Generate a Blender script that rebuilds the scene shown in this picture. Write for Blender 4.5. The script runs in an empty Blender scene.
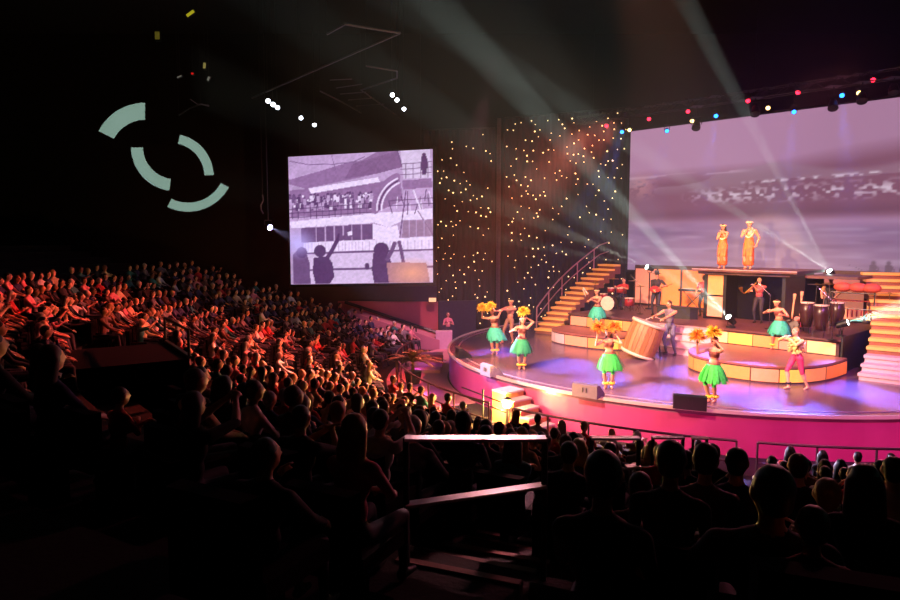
import bpy, bmesh, math, random
import numpy as np
from mathutils import Vector, Matrix

# ------------------------------------------------------------------ camera
random.seed(7)
rng = np.random.default_rng(7)
scene = bpy.context.scene
col = scene.collection
CAM_Z, FPX, HORIZON = 5.1, 650.0, 242.0
PITCH = math.atan((300.0 - HORIZON) / FPX)
cam_data = bpy.data.cameras.new('camera')
cam_data.sensor_width = 36.0
cam_data.lens = FPX / 900.0 * 36.0
cam_data.clip_start, cam_data.clip_end = 0.05, 300
cam = bpy.data.objects.new('camera', cam_data)
cam.location = (0, 0, CAM_Z)
cam.rotation_euler = (math.pi / 2 - PITCH, 0, 0)
col.objects.link(cam)
scene.camera = cam
scene.view_settings.view_transform = 'Standard'
scene.view_settings.look = 'None'
scene.view_settings.gamma = 1.0
scene.view_settings.use_curve_mapping = False
scene.view_settings.exposure = 0.0
scene.cycles.max_bounces = 5
scene.cycles.diffuse_bounces = 2
scene.cycles.glossy_bounces = 2
scene.cycles.volume_bounces = 0
scene.cycles.transparent_max_bounces = 6
scene.cycles.sample_clamp_indirect = 3.0
scene.cycles.caustics_reflective = False
scene.cycles.caustics_refractive = False

world = bpy.data.worlds.new('world')
scene.world = world
world.use_nodes = True
world.node_tree.nodes['Background'].inputs[0].default_value = (0.0, 0.0, 0.0, 1)
world.node_tree.nodes['Background'].inputs[1].default_value = 0.0


def ray(px, py):
    u, v = (px - 450.0) / FPX, (300.0 - py) / FPX
    c, s = math.cos(PITCH), math.sin(PITCH)
    return Vector((u, c + v * s, -s + v * c))


def at(px, py, Y):
    """point seen at a pixel at distance Y down the hall"""
    d = ray(px, py)
    return Vector((0, 0, CAM_Z)) + d * (Y / d.y)


def on(px, py, z):
    """point seen at a pixel on the level z"""
    d = ray(px, py)
    return Vector((0, 0, CAM_Z)) + d * ((z - CAM_Z) / d.z)


def project(p):
    c, s = math.cos(PITCH), math.sin(PITCH)
    x, y, z = p[0], p[1], p[2] - CAM_Z
    f = y * c - z * s
    v = y * s + z * c
    if f < 0.05:
        return (-9999, -9999, f)
    return (450 + FPX * x / f, 300 - FPX * v / f, f)


# the round stage: centre, radius, lateral axis and upstage axis
CX, CY, STAGE_R, STAGE_Z = 9.8, 24.85, 9.85, 1.0
SET_O = Vector((9.0, 25.0, 0))   # origin of the set pieces on the stage
ANG = math.radians(48)
SA = Vector((math.cos(ANG), -math.sin(ANG), 0))
UB = Vector((math.sin(ANG), math.cos(ANG), 0))
STAGE_ROT = -ANG


def st(a, b, z=STAGE_Z):
    p = SET_O + SA * a + UB * b
    return Vector((p.x, p.y, z))


def to_st(p):
    d = Vector((p[0], p[1], 0)) - SET_O
    return d.dot(SA), d.dot(UB)


# ------------------------------------------------------------------ lights
def spot(name, loc, target, power, color, angle, blend=0.3, radius=0.08):
    l = bpy.data.lights.new(name, 'SPOT')
    l.energy, l.color = power, color
    l.spot_size, l.spot_blend, l.shadow_soft_size = math.radians(angle), blend, radius
    o = bpy.data.objects.new(name, l)
    o.location = loc
    o.rotation_euler = (Vector(target) - Vector(loc)).to_track_quat('-Z', 'Y').to_euler()
    col.objects.link(o)
    return o


def point(name, loc, power, color, radius=0.1):
    l = bpy.data.lights.new(name, 'POINT')
    l.energy, l.color, l.shadow_soft_size = power, color, radius
    o = bpy.data.objects.new(name, l)
    o.location = loc
    col.objects.link(o)
    return o


HAZE = 0.0016
# warm and pink stage wash from the front-of-house bridge
spot('wash_warm_house', (-8, 9, 14), (7.2, 22.3, 1.5), 80000, (1.0, .58, .36), 36, .6, .3)
spot('wash_pink_house', (7, 5, 14.5), (8.5, 21, 1.0), 12000, (1.0, .24, .42), 50, .6, .3)
spot('wash_violet_top', (13, 6, 15.5), (8, 22.5, 1.0), 11000, (.45, .15, 1.0), 50, .6, .3)
spot('wash_band', (3, 14, 14), (11, 25, 2.5), 26000, (1.0, .34, .20), 26, .6, .3)
# added unseen magenta fill low before the stage front, purple on its far curve
for i, deg in enumerate((166, 176, 186, 196, 206, 216, 226, 236, 246, 256, 266, 276, 286)):
    t = math.radians(deg)
    c, s = math.cos(t), math.sin(t)
    colr = (.42, .10, 1.0) if deg < 192 else ((.70, .08, .70) if deg < 210 else (1.0, .06, .30))
    spot('fascia_fill', (CX + 11.3 * c, CY + 11.3 * s, .05), (CX + 9.7 * c, CY + 9.7 * s, .4), 65, colr, 150, .9, .1)
# pink light on the ramp, salmon wall and floor patch below the side screen
spot('ramp_pink', (1.5, 26, 11), (-1.5, 30.5, .5), 9000, (1.0, .36, .42), 34, .8, .2)
# red lamps of the truss and the bridge throw red and orange light into the house
spot('house_red', (8.0, 30.5, 10.6), (-7, 19.0, 1), 48000, (1.0, .10, .07), 48, 1.0, .3)
spot('house_orange', (6.5, 30.5, 10.4), (-3.0, 19.0, .5), 95000, (1.0, .24, .15), 26, 1.0, .3)
spot('house_back_red', (14, 24, 11), (3.5, 8, 3.0), 2600, (1.0, .20, .28), 50, .9, .3)
spot('aisle_pink_fill', (1.5, 24, 12), (0.2, 4.7, 3.75), 26000, (1.0, .45, .50), 2.8, .6, .2)  # added narrow fill on the near handrail, no lamp there
spot('aisle_pink_fill', (13, 24, 11), (0.4, 5.4, 2.5), 14000, (1.0, .40, .42), 3.0, .6, .2)  # added narrow fill on the aisle step nosings
spot('aisle_pink_fill', (13, 24, 11), (2.1, 7.4, 3.0), 26000, (1.0, .40, .46), 4.0, .8, .2)  # added narrow fill on the short handrails past the aisle
# follow spot from the back of the house on the two singers
spot('follow_spot', (-6.3, 2.6, 5.6), (11.2, 24.9, 5.0), 48000, (1.0, .55, .24), 5.5, .5, .1)


# ------------------------------------------------------------------ materials
def lin(c):
    return tuple((x / 12.92 if x <= 0.04045 else ((x + 0.055) / 1.055) ** 2.4) for x in c)


MATS = {}


def mat(name, rgb, rough=0.6, var=0.18, scale=9.0, metal=0.0, emit=None, strength=0.0, bump=0.0, stretch=None, spec=0.5):
    if name in MATS:
        return MATS[name]
    m = bpy.data.materials.new(name)
    m.use_nodes = True
    nt = m.node_tree
    b = nt.nodes['Principled BSDF']
    b.inputs['Roughness'].default_value = rough
    b.inputs['Metallic'].default_value = metal
    b.inputs['Specular IOR Level'].default_value = spec
    tc = nt.nodes.new('ShaderNodeTexCoord')
    mp = nt.nodes.new('ShaderNodeMapping')
    if stretch:
        mp.inputs['Scale'].default_value = stretch
    nz = nt.nodes.new('ShaderNodeTexNoise')
    nz.inputs['Scale'].default_value = scale
    nz.inputs['Detail'].default_value = 4
    nt.links.new(tc.outputs['Object'], mp.inputs['Vector'])
    nt.links.new(mp.outputs['Vector'], nz.inputs['Vector'])
    cr = nt.nodes.new('ShaderNodeValToRGB')
    c = lin(rgb)
    cr.color_ramp.elements[0].position = 0.3
    cr.color_ramp.elements[1].position = 0.7
    cr.color_ramp.elements[0].color = (*[x * (1 - var) for x in c], 1)
    cr.color_ramp.elements[1].color = (*[min(1, x * (1 + var)) for x in c], 1)
    nt.links.new(nz.outputs['Fac'], cr.inputs['Fac'])
    nt.links.new(cr.outputs['Color'], b.inputs['Base Color'])
    if bump:
        bp = nt.nodes.new('ShaderNodeBump')
        bp.inputs['Strength'].default_value = bump
        bp.inputs['Distance'].default_value = 0.02
        nt.links.new(nz.outputs['Fac'], bp.inputs['Height'])
        nt.links.new(bp.outputs['Normal'], b.inputs['Normal'])
    if emit is not None:
        b.inputs['Emission Color'].default_value = (*lin(emit), 1)
        b.inputs['Emission Strength'].default_value = strength
    MATS[name] = m
    return m


def picture_mat(name, strength, base=0.25):
    """screen: the picture sits in the colour attribute and glows"""
    m = bpy.data.materials.new(name)
    m.use_nodes = True
    nt = m.node_tree
    b = nt.nodes['Principled BSDF']
    b.inputs['Roughness'].default_value = 0.9
    b.inputs['Base Color'].default_value = (base, base, base, 1)
    b.inputs['Specular IOR Level'].default_value = 0.0
    ca = nt.nodes.new('ShaderNodeVertexColor')
    ca.layer_name = 'picture'
    nt.links.new(ca.outputs['Color'], b.inputs['Emission Color'])
    b.inputs['Emission Strength'].default_value = strength
    return m


# ------------------------------------------------------------------ mesh helpers
class MB:
    def __init__(self):
        self.v, self.f, self.m = [], [], []

    def add(self, vs, fs, mi=0):
        o = len(self.v)
        self.v.extend([tuple(x) for x in vs])
        self.f.extend([tuple(i + o for i in f) for f in fs])
        self.m.extend([mi] * len(fs))
        return self

    def box(self, c, s, rot=None, mi=0):
        c = Vector(c)
        hx, hy, hz = s[0] / 2, s[1] / 2, s[2] / 2
        vs = [Vector((x, y, z)) for x in (-hx, hx) for y in (-hy, hy) for z in (-hz, hz)]
        if rot is not None:
            vs = [rot @ v for v in vs]
        vs = [v + c for v in vs]
        return self.add(vs, [(0, 1, 3, 2), (4, 6, 7, 5), (0, 4, 5, 1), (2, 3, 7, 6), (0, 2, 6, 4), (1, 5, 7, 3)], mi)

    def prism(self, poly, z0, z1, mi=0):
        n = len(poly)
        vs = [(p[0], p[1], z0) for p in poly] + [(p[0], p[1], z1) for p in poly]
        fs = [tuple(range(n - 1, -1, -1)), tuple(range(n, 2 * n))]
        fs += [(i, (i + 1) % n, n + (i + 1) % n, n + i) for i in range(n)]
        return self.add(vs, fs, mi)

    def tube(self, p0, p1, r0, r1=None, n=8, mi=0, caps=True):
        p0, p1 = Vector(p0), Vector(p1)
        r1 = r0 if r1 is None else r1
        d = (p1 - p0)
        q = d.to_track_quat('Z', 'Y').to_matrix()
        vs = []
        for p, r in ((p0, r0), (p1, r1)):
            for i in range(n):
                t = 2 * math.pi * i / n
                vs.append(p + q @ Vector((r * math.cos(t), r * math.sin(t), 0)))
        fs = [(i, (i + 1) % n, n + (i + 1) % n, n + i) for i in range(n)]
        if caps:
            fs += [tuple(range(n - 1, -1, -1)), tuple(range(n, 2 * n))]
        return self.add(vs, fs, mi)

    def path(self, pts, r, n=6, mi=0):
        for a, b in zip(pts[:-1], pts[1:]):
            self.tube(a, b, r, n=n, mi=mi)
        return self

    def lathe(self, prof, n=20, M=None, mi=0):
        vs, fs = [], []
        for r, z in prof:
            for i in range(n):
                t = 2 * math.pi * i / n
                p = Vector((r * math.cos(t), r * math.sin(t), z))
                vs.append(M @ p if M is not None else p)
        k = len(prof)
        for j in range(k - 1):
            for i in range(n):
                fs.append((j * n + i, j * n + (i + 1) % n, (j + 1) * n + (i + 1) % n, (j + 1) * n + i))
        fs.append(tuple(range(n - 1, -1, -1)))
        fs.append(tuple((k - 1) * n + i for i in range(n)))
        return self.add(vs, fs, mi)

    def ell(self, c, r, n=10, M=None, mi=0):
        prof = []
        k = max(5, n // 2 + 1)
        vs, fs = [], []
        c = Vector(c)
        for j in range(k + 1):
            ph = math.pi * j / k
            rr, z = math.sin(ph), -math.cos(ph)
            for i in range(n):
                t = 2 * math.pi * i / n
                p = Vector((r[0] * max(rr, 1e-3) * math.cos(t), r[1] * max(rr, 1e-3) * math.sin(t), r[2] * z))
                vs.append((M @ p if M is not None else p) + c)
        for j in range(k):
            for i in range(n):
                fs.append((j * n + i, j * n + (i + 1) % n, (j + 1) * n + (i + 1) % n, (j + 1) * n + i))
        fs.append(tuple(range(n - 1, -1, -1)))
        fs.append(tuple(k * n + i for i in range(n)))
        return self.add(vs, fs, mi)

    def mesh(self, name, mats, smooth=False):
        me = bpy.data.meshes.new(name)
        me.from_pydata(self.v, [], self.f)
        for m in (mats if isinstance(mats, (list, tuple)) else [mats]):
            me.materials.append(m)
        if len(set(self.m)) > 1:
            me.polygons.foreach_set('material_index', self.m)
        if smooth:
            me.polygons.foreach_set('use_smooth', [True] * len(self.f))
        me.validate()
        me.update()
        return me

    def build(self, name, mats, parent=None, smooth=False):
        o = bpy.data.objects.new(name, self.mesh(name, mats, smooth))
        col.objects.link(o)
        o.parent = parent
        return o


def tag(o, label=None, cat=None, group=None, kind=None):
    if label:
        o['label'] = label
    if cat:
        o['category'] = cat
    if group:
        o['group'] = group
    if kind:
        o['kind'] = kind
    return o


def thing(name, label, cat, loc=(0, 0, 0), rz=0.0, group=None, kind=None):
    o = bpy.data.objects.new(name, None)
    o.empty_display_size = 0.2
    o.location = loc
    o.rotation_euler = (0, 0, rz)
    col.objects.link(o)
    return tag(o, label, cat, group, kind)


def copy_tree(o, parent=None):
    c = o.copy()
    col.objects.link(c)
    c.parent = parent
    for ch in list(o.children):
        copy_tree(ch, c)
    return c


RZ = lambda a: Matrix.Rotation(a, 3, 'Z')

# ------------------------------------------------------------------ structure of the hall
M_dark = mat('dark_paint', (0.10, 0.09, 0.11), 0.85, var=0.25, scale=1.5)
M_black = mat('black_metal', (0.06, 0.06, 0.07), 0.45, var=0.3, scale=14)
M_blackcloth = mat('black_cloth', (0.035, 0.03, 0.04), 0.95, var=0.3, scale=6, bump=0.2, spec=.1)
M_carpet = mat('dark_red_carpet', (0.10, 0.045, 0.05), 0.95, var=0.35, scale=30, bump=0.3)
M_wall = mat('dark_plum_wall', (0.055, 0.045, 0.06), 0.85, var=0.2, scale=0.8)
M_ceil = mat('black_ceiling', (0.05, 0.05, 0.055), 0.95, var=0.3, scale=0.6)


def struct(name, mb, m, label=None, cat=None, parent=None):
    o = mb.build(name, m, parent)
    o['kind'] = 'structure'
    if label:
        o['label'] = label
        o['category'] = cat or name.split('_')[0]
    return o


X0, X1, Y0, Y1, ZC = -36.0, 30.0, -5.0, 38.5, 17.0
floor = struct('floor', MB().box(((X0 + X1) / 2, (Y0 + Y1) / 2, -0.2), (X1 - X0, Y1 - Y0, 0.2)), M_carpet,
               'dark red carpeted auditorium floor with raked tiers facing the round stage', 'floor')
struct('ceiling', MB().box(((X0 + X1) / 2, (Y0 + Y1) / 2, ZC + 0.1), (X1 - X0, Y1 - Y0, 0.2)), M_ceil,
       'black ceiling void above the auditorium', 'ceiling')
struct('wall_back', MB().box(((X0 + X1) / 2, Y1 + 0.1, ZC / 2 - 0.1), (X1 - X0, 0.2, ZC + 0.2)), M_wall,
       'dark plum end wall behind the side screen and star curtains', 'wall')
struct('wall_left', MB().box((X0 - 0.1, (Y0 + Y1) / 2, ZC / 2 - 0.1), (0.2, Y1 - Y0, ZC + 0.2)), M_wall,
       'dark plum side wall beyond the far seats', 'wall')
struct('wall_right', MB().box((X1 + 0.1, (Y0 + Y1) / 2, ZC / 2 - 0.1), (0.2, Y1 - Y0, ZC + 0.2)), M_wall,
       'dark side wall beyond the stage stairs', 'wall')
struct('wall_front', MB().box(((X0 + X1) / 2, Y0 - 0.1, ZC / 2 - 0.1), (X1 - X0, 0.2, ZC + 0.2)), M_wall,
       'dark rear wall behind the top rows of seats', 'wall')

ROW0, PITCHR, NROW = 13.0, 0.95, 18
TH0, TH1 = math.radians(151), math.radians(293)


def th_start(r):
    return max(TH0, math.pi - math.asin(min(1.0, 7.7 / r)))


def fz(r):
    return -0.1 + 0.3126 * max(0.0, r - 14.0)


def rowr(k):
    return ROW0 + PITCHR * k


for k in range(1, NROW + 1):
    r = rowr(k)
    z = fz(r)
    if z < -0.09:
        continue
    mb = MB()
    n = 56
    ri, ro = r - 0.45, r + 0.50
    ring = []
    for i in range(n + 1):
        t = th_start(r) + (TH1 - th_start(r)) * i / n
        ring.append((math.cos(t), math.sin(t)))
    vs, fs = [], []
    for c, s in ring:
        for rr, zz in ((ri, -0.1), (ri, z), (ro, z), (ro, -0.1)):
            vs.append((CX + rr * c, CY + rr * s, zz))
    for i in range(n):
        a, b = 4 * i, 4 * i + 4
        for q in range(3):
            fs.append((a + q, a + q + 1, b + q + 1, b + q))
    fs += [(0, 3, 2, 1), (4 * n, 4 * n + 1, 4 * n + 2, 4 * n + 3)]
    mb.add(vs, fs)
    mb.build('tier', M_carpet, floor)

# ------------------------------------------------------------------ round stage
M_deck = mat('stage_deck_vinyl', (0.40, 0.29, 0.37), 0.25, var=0.10, scale=0.7, spec=0.5)
M_fascia = mat('magenta_lit_fascia', (0.56, 0.17, 0.36), 0.55, var=0.05, scale=2)  # magenta of the stage lighting put into the base colour
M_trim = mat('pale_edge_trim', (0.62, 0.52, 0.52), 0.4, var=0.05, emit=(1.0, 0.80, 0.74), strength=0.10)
stage = thing('stage', 'large round thrust stage with magenta lit front and glossy deck', 'stage', kind='structure')


def disc_ring(r0, r1, z0, z1, t0=0, t1=2 * math.pi, n=120):
    mb = MB()
    vs, fs = [], []
    closed = abs(t1 - t0 - 2 * math.pi) < 1e-6
    m = n if closed else n + 1
    for i in range(m):
        t = t0 + (t1 - t0) * i / n
        c, s = math.cos(t), math.sin(t)
        for rr, zz in ((r0, z0), (r1, z0), (r1, z1), (r0, z1)):
            vs.append((CX + rr * c, CY + rr * s, zz))
    for i in range(n):
        a, b = 4 * i, 4 * ((i + 1) % m)
        for q in range(4):
            fs.append((a + q, b + q, b + (q + 1) % 4, a + (q + 1) % 4))
    if not closed:
        fs += [(0, 1, 2, 3), (4 * n + 3, 4 * n + 2, 4 * n + 1, 4 * n)]
    return mb.add(vs, fs)


MB().prism([(CX + (STAGE_R - 0.02) * math.cos(2 * math.pi * i / 120), CY + (STAGE_R - 0.02) * math.sin(2 * math.pi * i / 120)) for i in range(120)],
           0.85, STAGE_Z).build('deck', M_deck, stage)
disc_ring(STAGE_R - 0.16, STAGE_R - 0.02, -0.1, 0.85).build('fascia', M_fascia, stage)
disc_ring(STAGE_R - 0.03, STAGE_R + 0.05, 0.95, 1.03).build('edge_trim', M_trim, stage)
disc_ring(STAGE_R - 0.42, STAGE_R - 0.36, 1.0, 1.012).build('edge_line', mat('dull_edge_line', (0.55, 0.45, 0.5), 0.5), stage)

# ------------------------------------------------------------------ pictures on the two screens
def inpoly(X, Y, poly):
    r = np.zeros(X.shape, bool)
    n = len(poly)
    j = n - 1
    for i in range(n):
        xi, yi = poly[i]
        xj, yj = poly[j]
        c = ((yi > Y) != (yj > Y)) & (X < (xj - xi) * (Y - yi) / ((yj - yi) or 1e-9) + xi)
        r ^= c
        j = i
    return r


def dseg(X, Y, a, b):
    ax, ay = a
    bx, by = b
    dx, dy = bx - ax, by - ay
    t = np.clip(((X - ax) * dx + (Y - ay) * dy) / (dx * dx + dy * dy + 1e-9), 0, 1)
    return np.hypot(X - ax - t * dx, Y - ay - t * dy)


def vnoise(X, Y, sx, sy, seed):
    g = np.random.default_rng(seed).random((64, 64))
    x, y = X / sx, Y / sy
    xi, yi = np.floor(x).astype(int), np.floor(y).astype(int)
    fx, fy = x - xi, y - yi
    fx, fy = fx * fx * (3 - 2 * fx), fy * fy * (3 - 2 * fy)
    G = lambda i, j: g[i % 64, j % 64]
    return (G(xi, yi) * (1 - fx) + G(xi + 1, yi) * fx) * (1 - fy) + (G(xi, yi + 1) * (1 - fx) + G(xi + 1, yi + 1) * fx) * fy


class Paint:
    def __init__(self, X, Y, base):
        self.X, self.Y = X, Y
        self.c = np.zeros(X.shape + (3,)) + np.array(base)

    def put(self, mask, rgb, k=1.0):
        a = (mask.astype(float) * k)[..., None]
        self.c = self.c * (1 - a) + np.array(rgb) * a
        return self

    def poly(self, pts, rgb, k=1.0):
        return self.put(inpoly(self.X, self.Y, pts), rgb, k)

    def line(self, pts, w, rgb, k=1.0):
        for a, b in zip(pts[:-1], pts[1:]):
            self.put(np.clip(w + 0.5 - dseg(self.X, self.Y, a, b), 0, 1), rgb, k)
        return self


def screen_mesh(name, bl, br, h, nu, nv, paint, material, parent):
    """upright screen from bottom-left to bottom-right, painted per grid point"""
    bl, br = Vector(bl), Vector(br)
    U, V = np.meshgrid(np.linspace(0, 1, nu), np.linspace(0, 1, nv))
    P = np.stack([bl.x + (br.x - bl.x) * U, bl.y + (br.y - bl.y) * U, bl.z + h * V + (br.z - bl.z) * U], -1)
    colr = paint(U, V)
    colr = np.clip(colr, 0, 1)
    colr = np.where(colr <= 0.04045, colr / 12.92, ((colr + 0.055) / 1.055) ** 2.4)
    idx = np.arange(nu * nv).reshape(nv, nu)
    faces = np.stack([idx[:-1, :-1], idx[:-1, 1:], idx[1:, 1:], idx[1:, :-1]], -1).reshape(-1, 4)
    me = bpy.data.meshes.new(name)
    me.from_pydata(P.reshape(-1, 3).tolist(), [], faces.tolist())
    at_ = me.color_attributes.new('picture', 'FLOAT_COLOR', 'POINT')
    at_.data.foreach_set('color', np.concatenate([colr.reshape(-1, 3), np.ones((nu * nv, 1))], 1).ravel().astype(np.float32))
    me.materials.append(material)
    me.update()
    o = bpy.data.objects.new(name, me)
    col.objects.link(o)
    o.parent = parent
    return o


def paint_ship(U, V):
    # picture space: x 70..570, y 95 (top) .. 545 (bottom)
    X, Y = 70 + 500 * U, 95 + 450 * (1 - V)
    D, K, M, L, W = (0.33, 0.21, 0.39), (0.41, 0.29, 0.47), (0.55, 0.41, 0.60), (0.70, 0.58, 0.76), (0.88, 0.80, 0.94)
    p = Paint(X, Y, L)
    p.c *= (0.93 + 0.14 * vnoise(X, Y, 60, 40, 3))[..., None]
    p.poly([(70, 190), (130, 208), (300, 182), (380, 168), (470, 150), (452, 95), (380, 95), (330, 120), (270, 128), (180, 150), (70, 175)], M)
    p.poly([(300, 130), (452, 95), (470, 150), (380, 168), (270, 180)], (0.47, 0.33, 0.51), 0.8)
    p.line([(75, 110), (140, 125), (230, 128), (300, 124), (340, 108)], 1.2, K)
    p.line([(225, 95), (240, 160)], 1.0, K, .7)
    p.line([(452, 95), (470, 150)], 2.0, K)
    p.poly([(140, 208), (385, 180), (392, 196), (150, 226)], W)
    p.poly([(70, 212), (140, 208), (150, 226), (392, 196), (460, 190), (470, 262), (375, 300), (75, 305)], M)
    # crowd on the ship's deck
    r = np.random.default_rng(5)
    for i in range(150):
        x = 72 + 305 * r.random()
        y = 228 + 36 * r.random()
        sh = D if r.random() < .55 else W
        p.put(np.clip(4.6 - np.hypot(X - x, (Y - y)), 0, 1), sh if r.random() < .5 else K)
        p.poly([(x - 5, y + 4), (x + 5, y + 4), (x + 6, y + 24), (x - 6, y + 24)], (W, K, L, D, M)[int(5 * r.random())], .9)
    for yy in (272, 287, 302):
        p.line([(70, yy + 6), (372, yy - 4)], 1.3, D)
    for x in range(80, 372, 22):
        p.line([(x, 272), (x, 312)], 1.0, D)
    # white hull side
    p.poly([(70, 322), (372, 302), (470, 300), (570, 292), (570, 330), (470, 330), (420, 352), (372, 335), (75, 345)], W)
    # windows below
    p.poly([(110, 346), (366, 338), (366, 392), (110, 396)], K)
    for x in (165, 198, 230, 262, 292, 326):
        p.line([(x, 340), (x, 394)], 2.0, L)
    p.poly([(366, 338), (420, 352), (450, 345), (460, 392), (366, 392)], W)
    p.poly([(118, 398), (575, 388), (575, 430), (118, 432)], W)
    for x in range(125, 575, 12):
        p.line([(x, 400), (x, 428)], 1.0, L, .8)
    p.poly([(105, 440), (575, 436), (575, 545), (110, 545)], (0.80, 0.70, 0.86))
    p.line([(110, 435), (575, 432)], 3.0, K)
    p.line([(110, 495), (575, 490)], 3.5, K)
    # curved ladder tubes
    arc = lambda cx, cy, rad, a0, a1: [(cx + rad * math.cos(t), cy - rad * math.sin(t)) for t in np.linspace(a0, a1, 14)]
    for rad, w, c in ((118, 13, M), (112, 3, W), (96, 3, W), (104, 2, D)):
        p.line(arc(492, 292, rad, math.pi, math.pi * 0.62), w, c)
    # upper right deck
    p.poly([(462, 95), (560, 95), (566, 190), (472, 190)], (0.80, 0.72, 0.86))
    for yy in (140, 158, 176):
        p.line([(462, yy), (566, yy - 4)], 1.2, K)
    for x in (480, 505, 530, 555):
        p.line([(x, 138), (x, 188)], 1.2, K)
    p.put(np.clip(7 - np.hypot(X - 541, Y - 112), 0, 1), D)
    p.poly([(532, 118), (551, 118), (553, 150), (548, 178), (535, 178), (531, 150)], D)
    p.poly([(468, 195), (566, 192), (570, 222), (470, 226)], M)
    # crane frames on the right
    for i in range(14):
        x = 420 + 140 * r.random()
        y = 225 + 60 * r.random()
        p.line([(x, y), (x + 24 * (r.random() - .5), y + 38)], 1.5, D if r.random() < .6 else W)
    for yy in (262, 280):
        p.line([(420, yy), (570, yy - 4)], 1.2, D)
    p.line([(480, 230), (458, 388)], 2, K)
    p.line([(505, 230), (565, 388)], 2.4, W)
    p.line([(520, 300), (572, 386)], 1.6, K)
    p.poly([(470, 332), (566, 330), (572, 386), (466, 388)], (0.55, 0.42, 0.55), .75)
    for x in (490, 515, 540):
        p.line([(x, 330), (x, 388)], 1.6, L)
    # silhouettes of onlookers in the foreground
    p.poly([(78, 440), (100, 418), (128, 430), (140, 470), (142, 545), (80, 545)], K)
    for c in ((178, 428, 22), (112, 432, 20)):
        p.put(np.clip(c[2] - np.hypot(X - c[0], Y - c[1]), 0, 1), D)
    p.poly([(155, 450), (205, 448), (222, 470), (228, 520), (210, 545), (160, 545), (150, 500)], D)
    p.line([(200, 458), (222, 425), (240, 392)], 7, D)
    p.line([(240, 392), (246, 372)], 4, D)
    p.poly([(245, 384), (290, 362), (294, 380), (258, 392)], K)
    p.poly([(276, 366), (292, 360), (294, 374), (280, 378)], W)
    p.put(np.clip(27 - np.hypot(X - 394, Y - 430), 0, 1), D)
    p.poly([(366, 440), (420, 446), (432, 485), (420, 545), (368, 545), (360, 495)], D)
    p.line([(415, 462), (432, 430), (440, 408)], 7, K)
    p.line([(470, 475), (462, 430), (456, 405)], 6, K)
    p.line([(344, 480), (344, 490)], 7, D)
    p.poly([(412, 474), (548, 476), (560, 545), (420, 545)], (0.66, 0.46, 0.52))
    p.c *= (0.93 + .12 * vnoise(X, Y, 7, 6, 31))[..., None]
    p.put(np.clip(1 - np.hypot((X - 500) / 90, (Y - 510) / 55), 0, 1), (0.92, 0.62, 0.50), .8)
    p.put(np.clip(1 - np.hypot((X - 100) / 70, (Y - 400) / 60), 0, 1), (0.75, 0.70, 1.0), .8)
    return p.c


M_frame = mat('matte_black_frame', (0.045, 0.045, 0.05), 0.8)
side = thing('side_screen', 'hanging side projection screen showing people on a white ship deck', 'screen')
sbl, sbr = at(291, 284.5, 32.4), at(433, 282.5, 31.0)
sh = (at(428, 149, 31.0).z - sbr.z)
screen_mesh('picture', sbl, sbr, sh, 190, 175, paint_ship, picture_mat('ship_picture', 1.2, 0.02), side)
fr = MB()
sd = (sbr - sbl).normalized()
sn = Vector((-sd.y, sd.x, 0))
for z0, z1, e0, e1 in ((-0.14, 0.0, -0.14, 0.14), (sh, sh + 0.12, -0.14, 0.14)):
    a, b = sbl + sd * e0, sbr + sd * e1
    fr.add([a + Vector((0, 0, z0)), b + Vector((0, 0, z0)), b + Vector((0, 0, z1)), a + Vector((0, 0, z1)),
            a + sn * .12 + Vector((0, 0, z0)), b + sn * .12 + Vector((0, 0, z0)), b + sn * .12 + Vector((0, 0, z1)), a + sn * .12 + Vector((0, 0, z1))],
           [(0, 1, 2, 3), (7, 6, 5, 4), (0, 4, 5, 1), (3, 2, 6, 7), (0, 3, 7, 4), (1, 5, 6, 2)])
for c, s in ((sbl, -1), (sbr, 1)):
    a, b = (c - sd * .14, c) if s < 0 else (c, c + sd * .14)
    u = Vector((0, 0, sh))
    fr.add([a, b, b + u, a + u, a + sn * .12, b + sn * .12, b + sn * .12 + u, a + sn * .12 + u],
           [(0, 1, 2, 3), (7, 6, 5, 4), (0, 4, 5, 1), (3, 2, 6, 7), (0, 3, 7, 4), (1, 5, 6, 2)])
fr.build('frame', M_frame, side)
bk = MB()
a, b, u = sbl + sn * .05, sbr + sn * .05, Vector((0, 0, sh))
bk.add([a, b, b + u, a + u, a + sn * .06, b + sn * .06, b + sn * .06 + u, a + sn * .06 + u],
       [(0, 1, 2, 3), (7, 6, 5, 4), (0, 4, 5, 1), (3, 2, 6, 7), (0, 3, 7, 4), (1, 5, 6, 2)])
bk.build('backing', M_blackcloth, side)
for f_ in (0.08, 0.92):
    p = sbl.lerp(sbr, f_) + sn * .06
    MB().tube(p + Vector((0, 0, sh)), (p.x, p.y, ZC), 0.012, n=5).build('suspension_cable', M_black, side)

# big screen upstage: depths from the ratio of its edge heights
DL = 32.6
bbl = at(627.5, 269.5, DL)
edge = at(890, 278.5, DL * 112.0 / 147.0 * 1.005)
bdir = (Vector((edge.x, edge.y, 0)) - Vector((bbl.x, bbl.y, 0))).normalized()
bbr = Vector((bbl.x, bbl.y, bbl.z)) + bdir * 15.4
bh = at(627.5, 131.5, DL).z - bbl.z


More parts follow.
